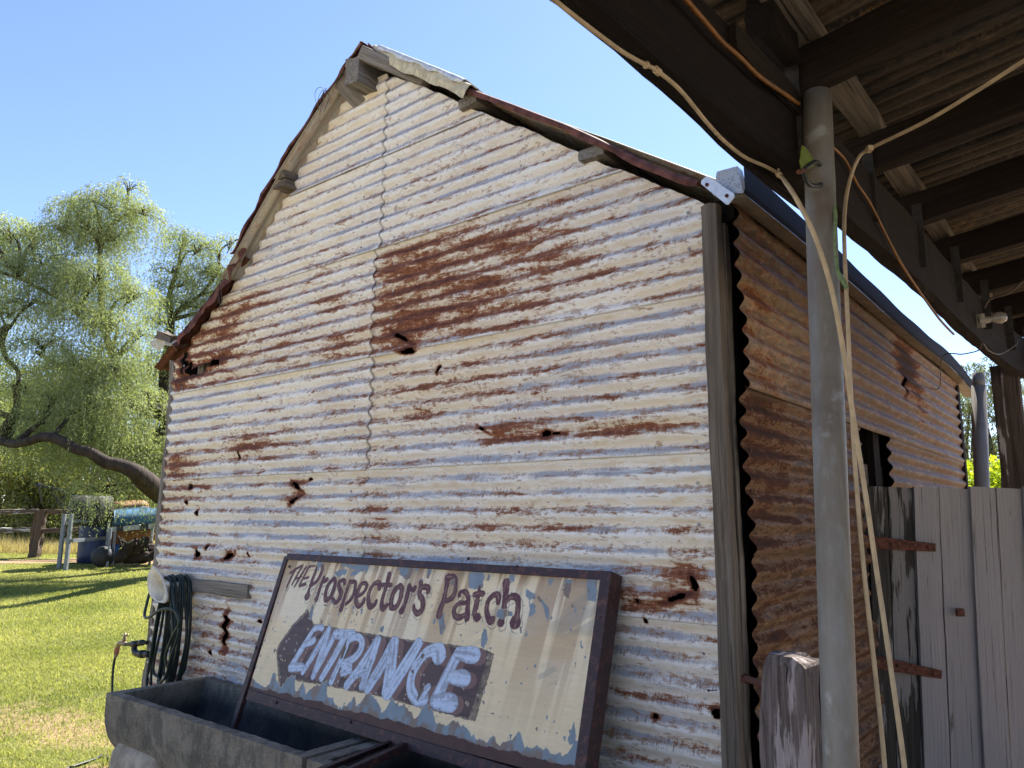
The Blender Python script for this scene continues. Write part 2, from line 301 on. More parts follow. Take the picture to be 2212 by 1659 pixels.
# ------------------------------------------------------------------ corrugated sheet builder
PITCH = .07625
def blob(t, z, t0, z0, a, b, k=1.): return k*np.exp(-(((t-t0)/a)**2+((z-z0)/b)**2))
def sheet(name, mat, parent, org, U, V, N, u0, u1, v0, v1, du=.012, nv=10, amp=.009, ph=0, top=None, bot=None, ends=None,
          holes=(), rust=None, off=0, lip=0, seed=0, dent=.002, edge_shade=(1, 1), nails=(), pitch=PITCH, rag=0):
    """u runs along the corrugations, v across; org+u*U+v*V, N points outward"""
    nu = max(2, int(round((u1-u0)/du)))+1; nvv = max(3, int(round((v1-v0)/pitch*nv)))+1
    u = np.linspace(u0, u1, nu); v = np.linspace(v0, v1, nvv); uu, vv = np.meshgrid(u, v, indexing='ij'); ok = np.ones_like(uu, bool)
    if ends is not None:                                # ragged / skewed ends
        a, b = ends(v); uu = a[None, :]+(b-a)[None, :]*((uu-u0)/(u1-u0))
    if top is not None:
        tt = top(uu); ok &= vv <= tt+pitch/nv*1.01; vv = np.minimum(vv, tt)
    if bot is not None:
        bb = bot(uu); ok &= vv >= bb-pitch/nv*1.01; vv = np.maximum(vv, bb)
    phs = 2*math.pi*(vv-ph)/pitch
    wob = (fbm(uu*1.2+seed, vv*1.5, 3, seed+3)-.5)*2
    h = amp*np.cos(phs+wob*.35)+off+lip*(v1-vv)/(v1-v0)+dent*wob*2.2+dent*.6*(vn(uu*9, vv*9, seed)-.5)
    # the sheet is bruised and torn round each hole
    near = np.zeros_like(uu)
    for hx, hz, a, b, ang in holes:
        c_, s_ = math.cos(ang), math.sin(ang); x = ((uu-hx)*c_+(vv-hz)*s_)/a; y = (-(uu-hx)*s_+(vv-hz)*c_)/b
        d = np.hypot(x, y)+(vn(uu*70, vv*70, 5)-.5)*.7+(vn(uu*25, vv*25, 9)-.5)*.7
        near = np.maximum(near, np.exp(-np.clip(d-1, 0, None)**2*.8)); ok &= d > 1
        h += .010*np.exp(-np.clip(d-1, 0, 9)*3.5)*(vn(uu*45, vv*45, 6)-.2)
        h += -.012*np.exp(-np.clip(d-1, 0, 9)**2*1.2)*vn(uu*30, vv*30, 4)
    if rag:                                              # eaten bottom edge
        ok &= vv > v0+rag*fbm(uu*6, uu*0+seed, 4, seed)*1.6-rag*.35
    org = np.array(org); U_, V_, N_ = np.array(U), np.array(V), np.array(N)
    P = org+uu[..., None]*U_+vv[..., None]*V_+h[..., None]*N_
    R = (rust(uu, vv) if rust else np.zeros_like(uu))+near*.50
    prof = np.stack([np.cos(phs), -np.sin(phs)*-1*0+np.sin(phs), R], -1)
    idx = np.arange(nu*nvv).reshape(nu, nvv)
    q = np.stack([idx[:-1, :-1], idx[1:, :-1], idx[1:, 1:], idx[:-1, 1:]], -1)
    okq = ok[:-1, :-1] & ok[1:, :-1] & ok[1:, 1:] & ok[:-1, 1:]
    dz = (np.abs(vv[:-1, 1:]-vv[:-1, :-1]) > 1e-6) | (np.abs(vv[1:, 1:]-vv[1:, :-1]) > 1e-6); q = q[okq & dz]
    if U_.dot(np.cross(V_, N_)) < 0: q = q[:, ::-1]
    darkening = np.zeros_like(uu)  # shadow line under each sheet lap, painted as dark edge colour
    if edge_shade[0]: darkening = np.maximum(darkening, edge_shade[0]*np.exp(-((vv-v0)/.005)**2)*.9); darkening = np.maximum(darkening, edge_shade[0]*np.exp(-((vv-v1+.022)/.010)**2)*.8)
    if edge_shade[1]: darkening = np.maximum(darkening, edge_shade[1]*np.exp(-((uu-uu.min())/.012)**2)*.8)
    P = P.reshape(-1, 3); suv = np.stack([uu+seed*3.1, vv+seed*1.7, np.full_like(uu, seed)], -1).reshape(-1, 3)
    prof = prof.reshape(-1, 3); darkening = darkening.ravel()
    used = np.unique(q); rm = -np.ones(len(P), int); rm[used] = np.arange(len(used)); q = rm[q]
    P, suv, prof, darkening = P[used], suv[used], prof[used], darkening[used]
    # nail heads, as small domes of the same sheet
    NV = []; NF = []; nb = len(P); NS = []; NP = []; ND = []
    for (nx, nz) in nails:
        if top is not None and nz > float(top(np.array(nx)))-.02: continue
        hh = amp*math.cos(2*math.pi*(nz-ph)/pitch)+off+lip*(v1-nz)/(v1-v0)
        c = org+nx*U_+nz*V_+(hh+.001)*N_; b = len(NV)+nb
        for k in range(8):
            an = k*math.pi/4; NV.append(c+.008*(math.cos(an)*U_+math.sin(an)*V_))
        NV.append(c+.006*N_)
        for k in range(8): NF.append((b+k, b+(k+1) % 8, b+8, b+8))
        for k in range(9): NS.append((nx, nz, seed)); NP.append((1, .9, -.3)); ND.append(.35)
    if NV:
        o = None
        tri = [(a, b_, c, ) for a, b_, c, _ in NF]
        Q = [tuple(f) for f in q.tolist()]+tri
        o = mesh(name, np.vstack([P, NV]), Q, mat, parent, None, True, {'suv': np.vstack([suv, NS]), 'prof': np.vstack([prof, NP]), 'darkening': np.concatenate([darkening, ND])})
    else:
        o = mesh(name, P, q, mat, parent, None, True, {'suv': suv, 'prof': prof, 'darkening': darkening})
    return o
nV = np.array
# ================================================================== GROUND
def soil(x, y):                                          # 1 = bare dirt
    d = ss(.52, .70, fbm(x*.9+3, y*.7, 5, 11))*.6*ss(9, 6.5, y)
    d = np.maximum(d, ss(1.1, .2, np.abs(y-6.3+.3*np.sin(x*1.7)))*ss(.36, .56, fbm(x*2.2, y*2.2, 4, 4))*.55)
    d = np.maximum(d, ss(.45, .05, np.abs((y-18.1+.25*np.sin(x*2))/1.9))*1.3)
    tt = (x-C.x)*dL.x+(y-C.y)*dL.y; ww = -((x-C.x)*dR.x+(y-C.y)*dR.y)
    d = np.maximum(d, ss(4.9, 4.3, tt+.5*fbm(x*2, y*2, 3, 2))*ss(3.2, 2.0, np.abs(ww)))
    d = np.maximum(d, ss(2.6, 1.8, y)*1.0); d = np.maximum(d, ss(.5, 1.5, x)*1.0)
    return np.clip(d, 0, 1)
def ground_mat():
    n = NT('lawn_soil', .95, .1); o = n.obj(); a = n.attr('soil')
    g1 = n.noise(o, 3, 5); g2 = n.noise(o, 38, 5, .7); g3 = n.noise(o, 140, 3, .7)
    gr = n.mix(n.ramp(g1, .35, .65), (.12, .14, .035), (.20, .20, .06)); gr = n.mix(n.ramp(g2, .4, .7, 0, .7), gr, (.19, .19, .055))
    gr = n.mix(n.ramp(g3, .45, .7, 0, .6), gr, (.045, .06, .018))
    di = n.mix(n.ramp(g2, .35, .65), (.22, .14, .08), (.40, .28, .17)); di = n.mix(n.ramp(g3, .55, .7, 0, .6), di, (.10, .06, .04))
    bounce = n.ramp(n.math('ADD', n.sep(o)[1], n.math('MULTIPLY', g1, .6)), 2.4, 1.5); di = n.mix(bounce, di, n.mix(n.ramp(g2, .35, .65), (.33, .27, .19), (.48, .41, .30)))  # unseen ground behind the camera, made pale to bounce sun onto the gable
    mk = n.ramp(n.math('ADD', a, n.math('MULTIPLY', n.math('SUBTRACT', g2, .5), .5)), .4, .65)
    n.col(n.mix(mk, gr, di)); n.bump(n.math('ADD', g2, n.math('MULTIPLY', g3, .5)), .8, .03); return n.m
xs = np.concatenate([[-400, -120, -50], np.arange(-22, 6, .12), np.arange(6, 30, 2), [50, 120, 400]])
ys = np.concatenate([[-400, -100, -40, -20, -8, -3], np.arange(0, 21, .12), np.arange(21, 50, 2), [60, 100, 200, 500]])
gx, gy = np.meshgrid(xs, ys, indexing='ij'); gz = terr(gx, gy)
i_ = np.arange(gx.size).reshape(gx.shape)
gq = np.stack([i_[:-1, :-1], i_[1:, :-1], i_[1:, 1:], i_[:-1, 1:]], -1).reshape(-1, 4)
tag(mesh('ground', np.stack([gx, gy, gz], -1), gq, ground_mat(), smooth=True, attrs={'soil': soil(gx, gy).ravel()}), kind='structure')
def leafmat(name, c1, c2, trans=.5, rough=.6):
    n = NT(name, rough, .25); a = n.attr('rnd'); c = n.mix(a, c1, c2); n.col(c)
    t = n.t; tr = t.nodes.new('ShaderNodeBsdfTranslucent'); ms = t.nodes.new('ShaderNodeMixShader'); ms.inputs[0].default_value = trans
    t.links.new(n.mix(.5, c, n.mix(1.0, c, (1.5, 1.6, .35), 'MULTIPLY')), tr.inputs[0])
    t.links.new(n.b.outputs[0], ms.inputs[1]); t.links.new(tr.outputs[0], ms.inputs[2]); t.links.new(ms.outputs[0], t.nodes['Material Output'].inputs[0]); return n.m
M_GRASS = leafmat('grass_blades', (.13, .165, .035), (.50, .46, .19), .45)
M_STRAW = leafmat('dry_grass', (.30, .235, .12), (.52, .43, .25), .4)
def blades(name, x, y, h, wd, mat, label, cat, lean=.5):
    n = len(x); z = terr(x, y)-.004; an = rng.uniform(0, 6.283, n); la = rng.uniform(0, 6.283, n); ln = rng.uniform(.1, lean, n)*h
    dx = np.cos(an)*wd/2; dy = np.sin(an)*wd/2
    P = np.empty((n, 3, 3)); P[:, 0] = np.stack([x-dx, y-dy, z], -1); P[:, 1] = np.stack([x+dx, y+dy, z], -1)
    P[:, 2] = np.stack([x+np.cos(la)*ln, y+np.sin(la)*ln, z+h], -1)
    r = np.repeat(np.clip(fbm(x*.8, y*.8, 3, 8)*.8+rng.uniform(-.3, .4, n), 0, 1), 3)
    o = mesh(name, P.reshape(-1, 3), np.arange(n*3).reshape(n, 3), mat, attrs={'rnd': r})
    return tag(o, label, cat, kind='stuff')
def wedge(n, ya, yb, pw=1.):
    y = ya+(yb-ya)*rng.random(n)**pw; lo = -.72*y-.3; hi = np.where(y < 6.2, -.44*y, np.where(y < 12, -.42*y, -.40*y))
    return lo+(hi-lo)*rng.random(n), y
gxs, gys = [], []
for n_, a_, b_ in ((110000, 3.2, 9), (90000, 8, 14), (60000, 13, 20.5)):
    a, b = wedge(n_, a_, b_); k = rng.random(n_) > soil(a, b)*1.15-.06; gxs.append(a[k]); gys.append(b[k])
_t = rng.uniform(4.14, 4.6, 5000); _w = rng.uniform(-3.5, .3, 5000); _p = np.array(C)+_t[:, None]*np.array(dL)-_w[:, None]*np.array(dR); _k = fbm(_p[:, 0]*5, _p[:, 1]*5, 2, 5) > .47; gxs.append(_p[_k, 0]); gys.append(_p[_k, 1]); _n0 = sum(len(q) for q in gxs[:-1])
ga, gb = np.concatenate(gxs), np.concatenate(gys)
gh = (.014+.024*rng.random(len(ga)))*(.6+.9*fbm(ga*1.7, gb*1.7, 3, 21))
gh[_n0:] *= 2.6
blades('lawn_grass', ga, gb, gh, .004+gb*.0007, M_GRASS, 'short green lawn grass growing across the yard at left', 'grass', 1.3)
a, b = wedge(26000, 20.6, 25); a = a*1.1
blades('dry_grass', a, b, .15+.35*rng.random(26000)*fbm(a, b, 2, 3)*1.6, .012+0*a, M_STRAW, 'tall dry straw coloured grass growing behind the fence', 'grass', .7)
# ================================================================== SHED
shed = thing('corrugated_shed', C, 'old gabled shed clad in cream painted rusting corrugated iron, sign leaning on it', 'shed')
def wtop(t):
    t = np.asarray(t, float); r = .02*np.sin(t*9)+.012*np.sin(t*23)
    right = 2.80+.690*t; left = np.where(t < 3.3, 4.158-(t-2.33)*1.02*.98, 3.20-(t-3.30)*.60)
    return np.where(t < 1.93, np.minimum(right, 4.105), np.where(t < 2.33, 4.13-(t-1.93)*.0, left))+r*.3
def grust(t, z):
    r = -.02+.10*(fbm(t*1.3, z*2.2, 3, 77)-.5)*2
    B = lambda *a: blob(t, z, *a)
    row = ss(2.45, 2.50, z)*ss(3.09, 3.02, z)*(1-.35*np.exp(-((t-1.97)/.07)**2))
    r = r+row*np.where(t < 1.975, .21*ss(.3, 1.4, t)+.05*ss(1.5, 1.9, t)+.11+.14*(fbm(t*2.4, z*7, 3, 81)-.45)*2, .17+.12*ss(2.6, 3.4, t)+.06*ss(3.6, 4., t)+.12*(fbm(t*2.4, z*7, 3, 82)-.5)*2)
    r = r+B(1.5, 2.62, .5, .10, .16)+B(1.3, 2.90, .45, .08, .14)+B(.85, 2.80, .3, .12, .10)-B(.15, 2.75, .25, .2, .10)-B(1.0, 3.02, .5, .03, .1)
    r = r+B(3.4, 3.14, .4, .06, .12)+B(2.45, 3.12, .5, .04, .10)
    r = r+B(4.0, 1.96, .3, .10, .40)+B(3.1, 2.02, .35, .07, .38)+B(3.3, 2.15, .5, .12, .12)+B(3.75, 1.74, .4, .12, .26)+B(2.60, 1.74, .14, .12, .32)+B(4.05, 1.5, .15, .3, .2)
    r = r+B(.95, 1.985, .30, .045, .48)+B(.33, 1.965, .33, .030, .42)+B(1.4, 2.2, .7, .2, .15)+B(.6, 2.3, .4, .15, .1)
    r = r+B(.15, 1.39, .09, .08, .50)+B(.5, 1.30, .35, .045, .38)+B(.9, 1.60, .3, .07, .16)+B(1.3, 1.5, .4, .06, .12)
    r = r+B(1.3, 3.35, .8, .35, .15)+B(1.0, 1.6, 1.0, .14, .07)+B(1.2, 2.15, 1.0, .2, .06)+B(2.6, 3.5, .5, .4, .05)+B(.25, .9, .3, .5, .12)+B(3.3, .9, .7, .4, .12)+B(3.9, .45, .8, .30, .24)+B(3.3, 1.37, .5, .06, .2)
    r = r+B(1.9, 1.6, .12, .25, .18)+B(1.9, 1.25, .3, .1, .12)-B(.3, 1.7, .5, .12, .08)-B(1.6, 3.8, .5, .3, .06)
    return r
HG = {  # t, z, half width, half height, angle
 (3.72, 2.61, .17, .022, -.12), (4.00, 2.70, .035, .10, .1), (3.93, 2.62, .05, .05, 0), (3.60, 2.62, .09, .012, .1),
 (1.735, 2.53, .075, .010, .5), (1.69, 2.452, .055, .014, 0), (1.472, 2.335, .010, .022, 0),
 (.80, 1.965, .03, .018, 0), (.74, 1.962, .04, .006, .1), (1.17, 2.012, .035, .005, .5),
 (2.585, 1.775, .045, .012, .5), (2.60, 1.69, .05, .010, -.4), (2.46, 1.81, .014, .008, 0),
 (3.77, 1.79, .03, .012, .4), (3.80, 1.69, .02, .012, .3), (3.66, 1.62, .018, .02, .2), (3.2, 1.98, .008, .02, 0),
 (3.62, 1.36, .028, .022, .3), (3.50, 1.40, .014, .02, .3), (3.25, 1.355, .07, .016, -.3), (3.02, 1.37, .012, .012, 0),
 (3.215, .92, .024, .085, 0), (3.795, .79, .04, .022, .2), (3.76, .71, .03, .022, 0), (3.36, .77, .015, .015, 0), (2.85, 1.0, .02, .008, 0),
 (.125, 1.366, .012, .03, -.2), (.19, 1.315, .055, .012, -.35), (.36, 1.29, .012, .008, 0), (.33, 1.22, .008, .01, 0), (.05, .93, .02, .02, 0), (.3, .88, .012, .01, 0)}
HG = sorted((t, z, a*(.72 if max(a, b) < .08 else .95), b*(.72 if max(a, b) < .08 else 1), g) for t, z, a, b, g in HG)
zr = [.02, .63, 1.24, 1.855, 2.463, 3.072, 3.615, 4.20]; seams = [1.99, 1.985, 1.975, 1.965, 1.975, 1.93, 1.93]
for i in range(7):
    zb, zt = zr[i], zr[i+1]; sm = seams[i]
    nl = [(t, zb+PITCH*k) for t in (2.10, 3.05, 4.0) for k in (0.5, 2.5, 4.5, 6.5)]; nr = [(t, zb+PITCH*k) for t in (.10, .95, 1.83) for k in (.5, 2.5, 4.5, 6.5)]
    vt = min(zt+.03, 4.16); hl = [h for h in HG if h[0] > sm and zb-.05 < h[1] < vt+.05]; hr = [h for h in HG if h[0] <= sm and zb-.05 < h[1] < vt+.05]
    for side, (a, b), hs, nn in (('l', (sm-.02, 4.13), hl, nl), ('r', (.0, sm+.02), hr, nr)):
        if side == 'l' and i >= 5: b = {5: 3.56, 6: 2.80}[i]
        ends = (lambda v, b=b, sm=sm, i=i: (sm-.004+.006*np.cos(2*math.pi*(v-zr[i])/PITCH+1)+0*v, b+.006*np.sin(v*31+i)+.004*np.sin(v*77))) if side == 'l' else None
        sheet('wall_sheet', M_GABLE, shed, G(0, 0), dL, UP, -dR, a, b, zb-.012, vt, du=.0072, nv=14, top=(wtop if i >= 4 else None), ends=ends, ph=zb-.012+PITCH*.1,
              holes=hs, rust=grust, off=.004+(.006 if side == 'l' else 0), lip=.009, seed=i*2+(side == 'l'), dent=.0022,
              edge_shade=(1, 1 if side == 'l' else 0), nails=nn, rag=(.0 if i else .05))
# the long side wall, in rows; an unglazed opening between 1.57 and 2.33
def srust(s, z): return .10*np.cos(s*2.1)+.28*blob(s, z, .25, 2.3, .3, .6)+blob(s, z, 2.85, 2.65, .35, .16, .75)+blob(s, z, 3.2, 2.45, .3, .2, .4)-.05
def strip(name, mat, u0, u1, v0, v1, seed, off=0, holes=(), rag=0, ed=(1, 1), top=None, ends=None):
    return sheet(name, mat, shed, S(0, 0), dR, UP, -dL, u0, u1, v0, v1, du=.014, nv=10, amp=.0105, ph=v0+.02, holes=holes, rust=srust, off=off, lip=.008, seed=seed, dent=.004, edge_shade=ed, rag=rag, top=top, ends=ends, pitch=.0835,
                 nails=[(s, v0+PITCH*k) for s in (u0+.05, (u0+u1)/2, u1-.06) for k in (1, 3, 5, 7)])
rg = lambda s: 2.815+.012*np.sin(np.asarray(s)*13)+.008*np.sin(np.asarray(s)*41)
e1 = lambda a, b: (lambda v: (a+.018*np.sin(v*9)+.010*np.cos(2*math.pi*v/.0835), b+.012*np.cos(2*math.pi*v/.0835)))
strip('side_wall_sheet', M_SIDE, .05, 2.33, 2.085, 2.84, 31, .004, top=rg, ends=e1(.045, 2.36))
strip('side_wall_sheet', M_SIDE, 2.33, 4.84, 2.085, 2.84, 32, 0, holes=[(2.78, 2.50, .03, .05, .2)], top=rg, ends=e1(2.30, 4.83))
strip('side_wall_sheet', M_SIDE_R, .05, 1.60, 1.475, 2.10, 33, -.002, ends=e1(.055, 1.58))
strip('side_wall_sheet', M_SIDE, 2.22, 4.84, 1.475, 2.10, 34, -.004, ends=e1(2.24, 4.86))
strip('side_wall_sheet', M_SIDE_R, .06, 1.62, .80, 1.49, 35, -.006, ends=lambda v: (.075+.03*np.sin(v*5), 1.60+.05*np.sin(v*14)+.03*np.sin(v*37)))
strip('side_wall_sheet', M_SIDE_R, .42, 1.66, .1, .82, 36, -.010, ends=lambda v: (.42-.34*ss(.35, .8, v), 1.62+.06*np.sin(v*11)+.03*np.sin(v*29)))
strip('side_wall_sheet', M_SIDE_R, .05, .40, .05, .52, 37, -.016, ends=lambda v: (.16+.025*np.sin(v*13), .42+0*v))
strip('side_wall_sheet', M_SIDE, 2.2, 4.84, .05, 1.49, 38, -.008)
# far gable, far long side, floor: plain iron so that the inside is closed and dark
def wallplane(name, p, mat): return MB().add(p, [tuple(range(len(p)))]).build(name, mat, shed)
inn = .06
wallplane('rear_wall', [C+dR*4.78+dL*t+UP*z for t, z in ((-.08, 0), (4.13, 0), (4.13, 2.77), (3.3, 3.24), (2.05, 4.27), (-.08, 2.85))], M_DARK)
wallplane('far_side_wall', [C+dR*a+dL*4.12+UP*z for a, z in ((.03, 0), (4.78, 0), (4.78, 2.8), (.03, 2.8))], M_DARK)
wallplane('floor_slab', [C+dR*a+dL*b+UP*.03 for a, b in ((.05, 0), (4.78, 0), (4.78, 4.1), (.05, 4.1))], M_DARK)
# frame inside, seen through the holes and the opening
for t in (1.95, 3.0, 3.85): timber('stud', G(t, .05, -.06), G(t, 2.9, -.06), .08, .05, dL, M_GREYW if t > 3.5 else M_DARKW, shed)
timber('leak_block_stud', S(.09, .02, -.085), S(.09, 2.8, -.085), .16, .06, dR, M_DARKW, shed)  # added behind the corner gap to stop light leaking through
timber('window_post', S(1.56, .1, -.07), S(1.56, 2.2, -.07), .09, .07, dR, M_DARKW, shed)
timber('window_post', S(2.08, .1, -.07), S(2.08, 2.2, -.07), .14, .07, dR, M_DARKW, shed)
timber('window_rail', S(1.4, 1.86, -.10), S(2.35, 1.86, -.10), .05, .12, dL, M_POST, shed)
timber('wall_plate', S(.05, 2.80, -.05), S(4.8, 2.80, -.05), .09, .09, dL, M_DARKW, shed)
# corner posts
timber('corner_post', G(-.002, .02, .002), G(.002, 2.805, .002), .064, .055, dL, M_POST, shed, jit=.0018, seed=3, ragged=.006)
timber('corner_post_packer', G(-.030, .02, -.05), G(-.028, 2.74, -.05), .018, .035, dL, M_POST, shed, jit=.003, seed=4)
timber('rear_post', S(4.80, .02, -.03), S(4.80, 2.8, -.03), .09, .09, dR, M_DARKW, shed)
timber('corner_post', G(4.155, .02, -.03), G(4.15, 2.70, -.03), .05, .10, dL, M_GREYW, shed, jit=.007, seed=9, ragged=.02)
# roof: sheets run down the slope, corrugations parallel to the rake
def roofsheet(name, mat, a, b, w0, w1, seed, off=0, amp=.009, dent=.003, thick=True, rust=None, ends=None):
    """a, b = (t,z) upper and lower; w0..w1 = extent along the shed (w>0 is in front of the gable)"""
    A = C+dL*a[0]+UP*a[1]; B = C+dL*b[0]+UP*b[1]; L = (B-A).length; U = (B-A)/L; V = dR; N = U.cross(V)
    if N.z < 0: N = -N
    o = sheet(name, mat, shed, A, U, V, N, 0, L, -w1, -w0, du=.03, nv=12, amp=amp, ph=-w1+.012, off=off, seed=seed, dent=dent, edge_shade=(0, 0), rust=rust, ends=ends, pitch=.0762)
    m = o.modifiers.new('thickness', 'SOLIDIFY'); m.thickness = .003
    return o
LR = [((2.03, 4.285), (2.82, 3.675)), ((2.68, 3.80), (3.38, 3.15)), ((3.24, 3.29), (4.32, 2.66))]
roofsheet('roof_sheet', M_ROOFU, *LR[0], -5.0, .13, 51, .02, rust=lambda u, v: .05+0*u)
roofsheet('roof_sheet', M_ROOFU, *LR[1], -5.0, .12, 52, .012, rust=lambda u, v: .02+0*u)
roofsheet('roof_sheet', M_ROOFRED, *LR[2], -5.0, .07, 53, .0, rust=lambda u, v: .3+0*u)
roofsheet('roof_sheet', M_ROOFU, (2.05, 4.295), (1.20, 3.715), -5.0, .06, 54, .012)
roofsheet('roof_sheet', M_ROOFU, (1.25, 3.75), (-.10, 2.845), -5.0, .05, 55, .0, rust=lambda u, v: .2+0*u)
# left rake: the turned down red edge of the roof iron
def rake(name, pts, w0, w1, h, mat, jit=.006, seed=1, thick=.0035, wav=.25):
    """folded strip along the rake: pts (t,z); a top leg w0..w1 and a face leg h deep at w1"""
    rd = random.Random(seed); P = [Vector((t, z, 0)) for t, z in pts]; P, _ = crom(P, None, 8); V = []; n = len(P)
    for i, p in enumerate(P):
        j = jit*(math.sin(i*.9+seed)+.5*rd.uniform(-1, 1)); hh = h*(1+wav*math.sin(i*.7+seed)+wav*.5*rd.uniform(-1, 1))
        d = Vector((P[min(i+1, n-1)].x-P[max(i-1, 0)].x, P[min(i+1, n-1)].y-P[max(i-1, 0)].y, 0)).normalized(); nn = Vector((d.y, -d.x, 0)); nn = nn if nn.y > 0 else -nn
        q = lambda k, w: G(p.x+nn.x*k, p.y+nn.y*k, w+j)
        V += [q(0, w0), q(.004, w1-.012), q(-.002, w1), q(-hh*.5, w1+.006+j), q(-hh, w1+.002)]
    Fc = [(i*5+k, i*5+k+1, i*5+k+6, i*5+k+5) for i in range(n-1) for k in range(4)]
    N_ = len(V); o = mesh(name, V, Fc, mat, shed, None, False); m = o.modifiers.new('thickness', 'SOLIDIFY'); m.thickness = thick; return o
rake('rake_flashing', [(2.02, 4.30), (2.20, 4.185), (2.50, 3.985), (2.82, 3.735), (3.05, 3.51), (3.26, 3.29)], .02, .135, .018, M_RUSTF, .004, 2)
rake('rake_flashing', [(3.20, 3.345), (3.30, 3.27), (3.45, 3.14), (3.60, 3.05), (3.80, 2.935), (3.98, 2.84), (4.03, 2.78)], .0, .085, .055, M_RUSTF, .008, 5)
rake('rake_flashing', [(1.30, 3.785), (.95, 3.55), (.62, 3.325), (.40, 3.16), (.17, 2.985), (.02, 2.895)], -.02, .075, .030, M_RUSTF, .003, 7, wav=.12)
def zincm():
    n = NT('spangled_zinc', .45, .4); o = n.obj(); v = n.vor(o, 90); a = n.noise(o, 14, 4)
    c = n.mix(n.ramp(v, .1, .6), (.20, .21, .22), (.36, .37, .38)); n.col(n.mix(n.ramp(a, .5, .7, 0, .5), c, (.30, .27, .2))); n.b.inputs['Metallic'].default_value = .3; return n.m
M_ZINC = zincm()
M_CRSH = simple('cream_flashing', (.50, .44, .30), .7, 0, .22, 30)
rake('rake_cover_sheet', [(1.96, 4.275), (1.80, 4.16), (1.60, 4.02), (1.40, 3.88), (1.20, 3.735)], -.05, .10, .072, M_CRSH, .003, 11, wav=.07)
rake('rake_zinc_strip', [(1.90, 4.245), (1.75, 4.14), (1.55, 4.0), (1.40, 3.895), (1.24, 3.78)], .0, .108, .026, simple('bright_zinc_strip', (.52, .54, .55), .5, .3, .2, 30), .003, 13, wav=.2)
# ridge cap, curled at the end
V = []
for i, t in enumerate(np.linspace(-.16, .15, 9)):
    for w_ in (.125, .08, 0., -.5, -5.0):
        cz = 4.315-.74*abs(t)-(.02 if abs(t) < .03 else 0)+.008*math.sin(i*2.1+w_*9)+(.02*math.sin(t*14) if w_ > .05 else 0)
        V.append(G(2.02+t, cz, w_-(.04 if (w_ > .1 and i in (0, 1, 4, 7)) else 0)+.008*math.sin(i*3.1)))
o = mesh('ridge_cap', V, [(i*5+k, i*5+k+1, i*5+k+6, i*5+k+5) for i in range(8) for k in range(4)], M_RUSTF, shed, None, True)
o.modifiers.new('thickness', 'SOLIDIFY').thickness = .004
# timber ends poking out under the roof
timber('ridge_beam', G(2.07, 4.13, .15), G(2.07, 4.13, -4.7), .11, .17, dL, M_GREYW, shed, jit=.004, seed=21, ragged=.015)
timber('rafter_end', G(2.00, 4.215, .13), G(1.60, 3.955, .0), .07, .075, dR, M_GREYW, shed, jit=.004, seed=22, ragged=.012)
timber('rafter_end', G(2.26, 4.17, .10), G(2.16, 4.02, -.02), .05, .10, dR, M_GREYW, shed, jit=.005, seed=23, ragged=.02)
for (t, z, s_) in ((2.80, 3.715, .11), (2.815, 3.665, .10)): timber('purlin_end', G(t, z, s_), G(t, z, -.3), .11, .045, dL, M_POST, shed, jit=.005, seed=int(t*100), ragged=.01)
for (t, z) in ((1.26, 3.69), (.52, 3.175)): timber('purlin_end', G(t, z, .05), G(t, z, -4.6), .13, .05, dL, M_GREYW, shed, jit=.003, seed=int(t*100), ragged=.01)
timber('rake_rafter', G(2.0, 4.10, -.05), G(.02, 2.76, -.05), .05, .10, dR, M_DARKW, shed)
timber('rake_rafter', G(2.15, 4.10, -.05), G(4.05, 2.72, -.05), .05, .10, dR, M_DARKW, shed)
# broken eave end at the left
timber('eave_timber', G(4.05, 2.84, .07), G(4.24, 2.90, .09), .06, .05, dR, M_POST, shed, jit=.006, seed=31, ragged=.02)
timber('eave_timber', G(4.02, 2.80, .03), G(4.26, 2.85, .05), .05, .03, dR, M_POST, shed, jit=.006, seed=32, ragged=.02)
V = [G(4.0, 2.78, .1), G(4.1, 2.80, .11), G(4.2, 2.775, .10), G(4.3, 2.81, .1), G(4.38, 2.87, .08), G(4.0, 2.86, .04), G(4.1, 2.87, .03), G(4.2, 2.93, .05), G(4.28, 2.93, .06), G(4.37, 2.875, .07)]
o = mesh('torn_eave_sheet', V, [(i, i+1, i+6, i+5) for i in range(4)], M_CRSH, shed); o.modifiers.new('thickness', 'SOLIDIFY').thickness = .006
mb = MB()
for k in range(4):
    c = G(2.27+.02*k, 4.02, .15); mb.tube([c+dL*(.05+.035*math.cos(a+k))+UP*(.06*math.sin(a)+.02*k)-dR*.01*math.sin(a*2+k) for a in np.linspace(0, 5.2, 9)], .0018, 4)
mb.build('wire_loop', M_WIRE, shed)
mb = MB()
for k in range(4): mb.tube([G(3.33+.03*k, 3.16+.03*k, .10), G(3.38+.04*math.sin(k), 3.10, .12), G(3.45-.03*k, 3.02-.03*k, .11)], .0018, 4)
mb.build('wire_loop', M_WIRE, shed)
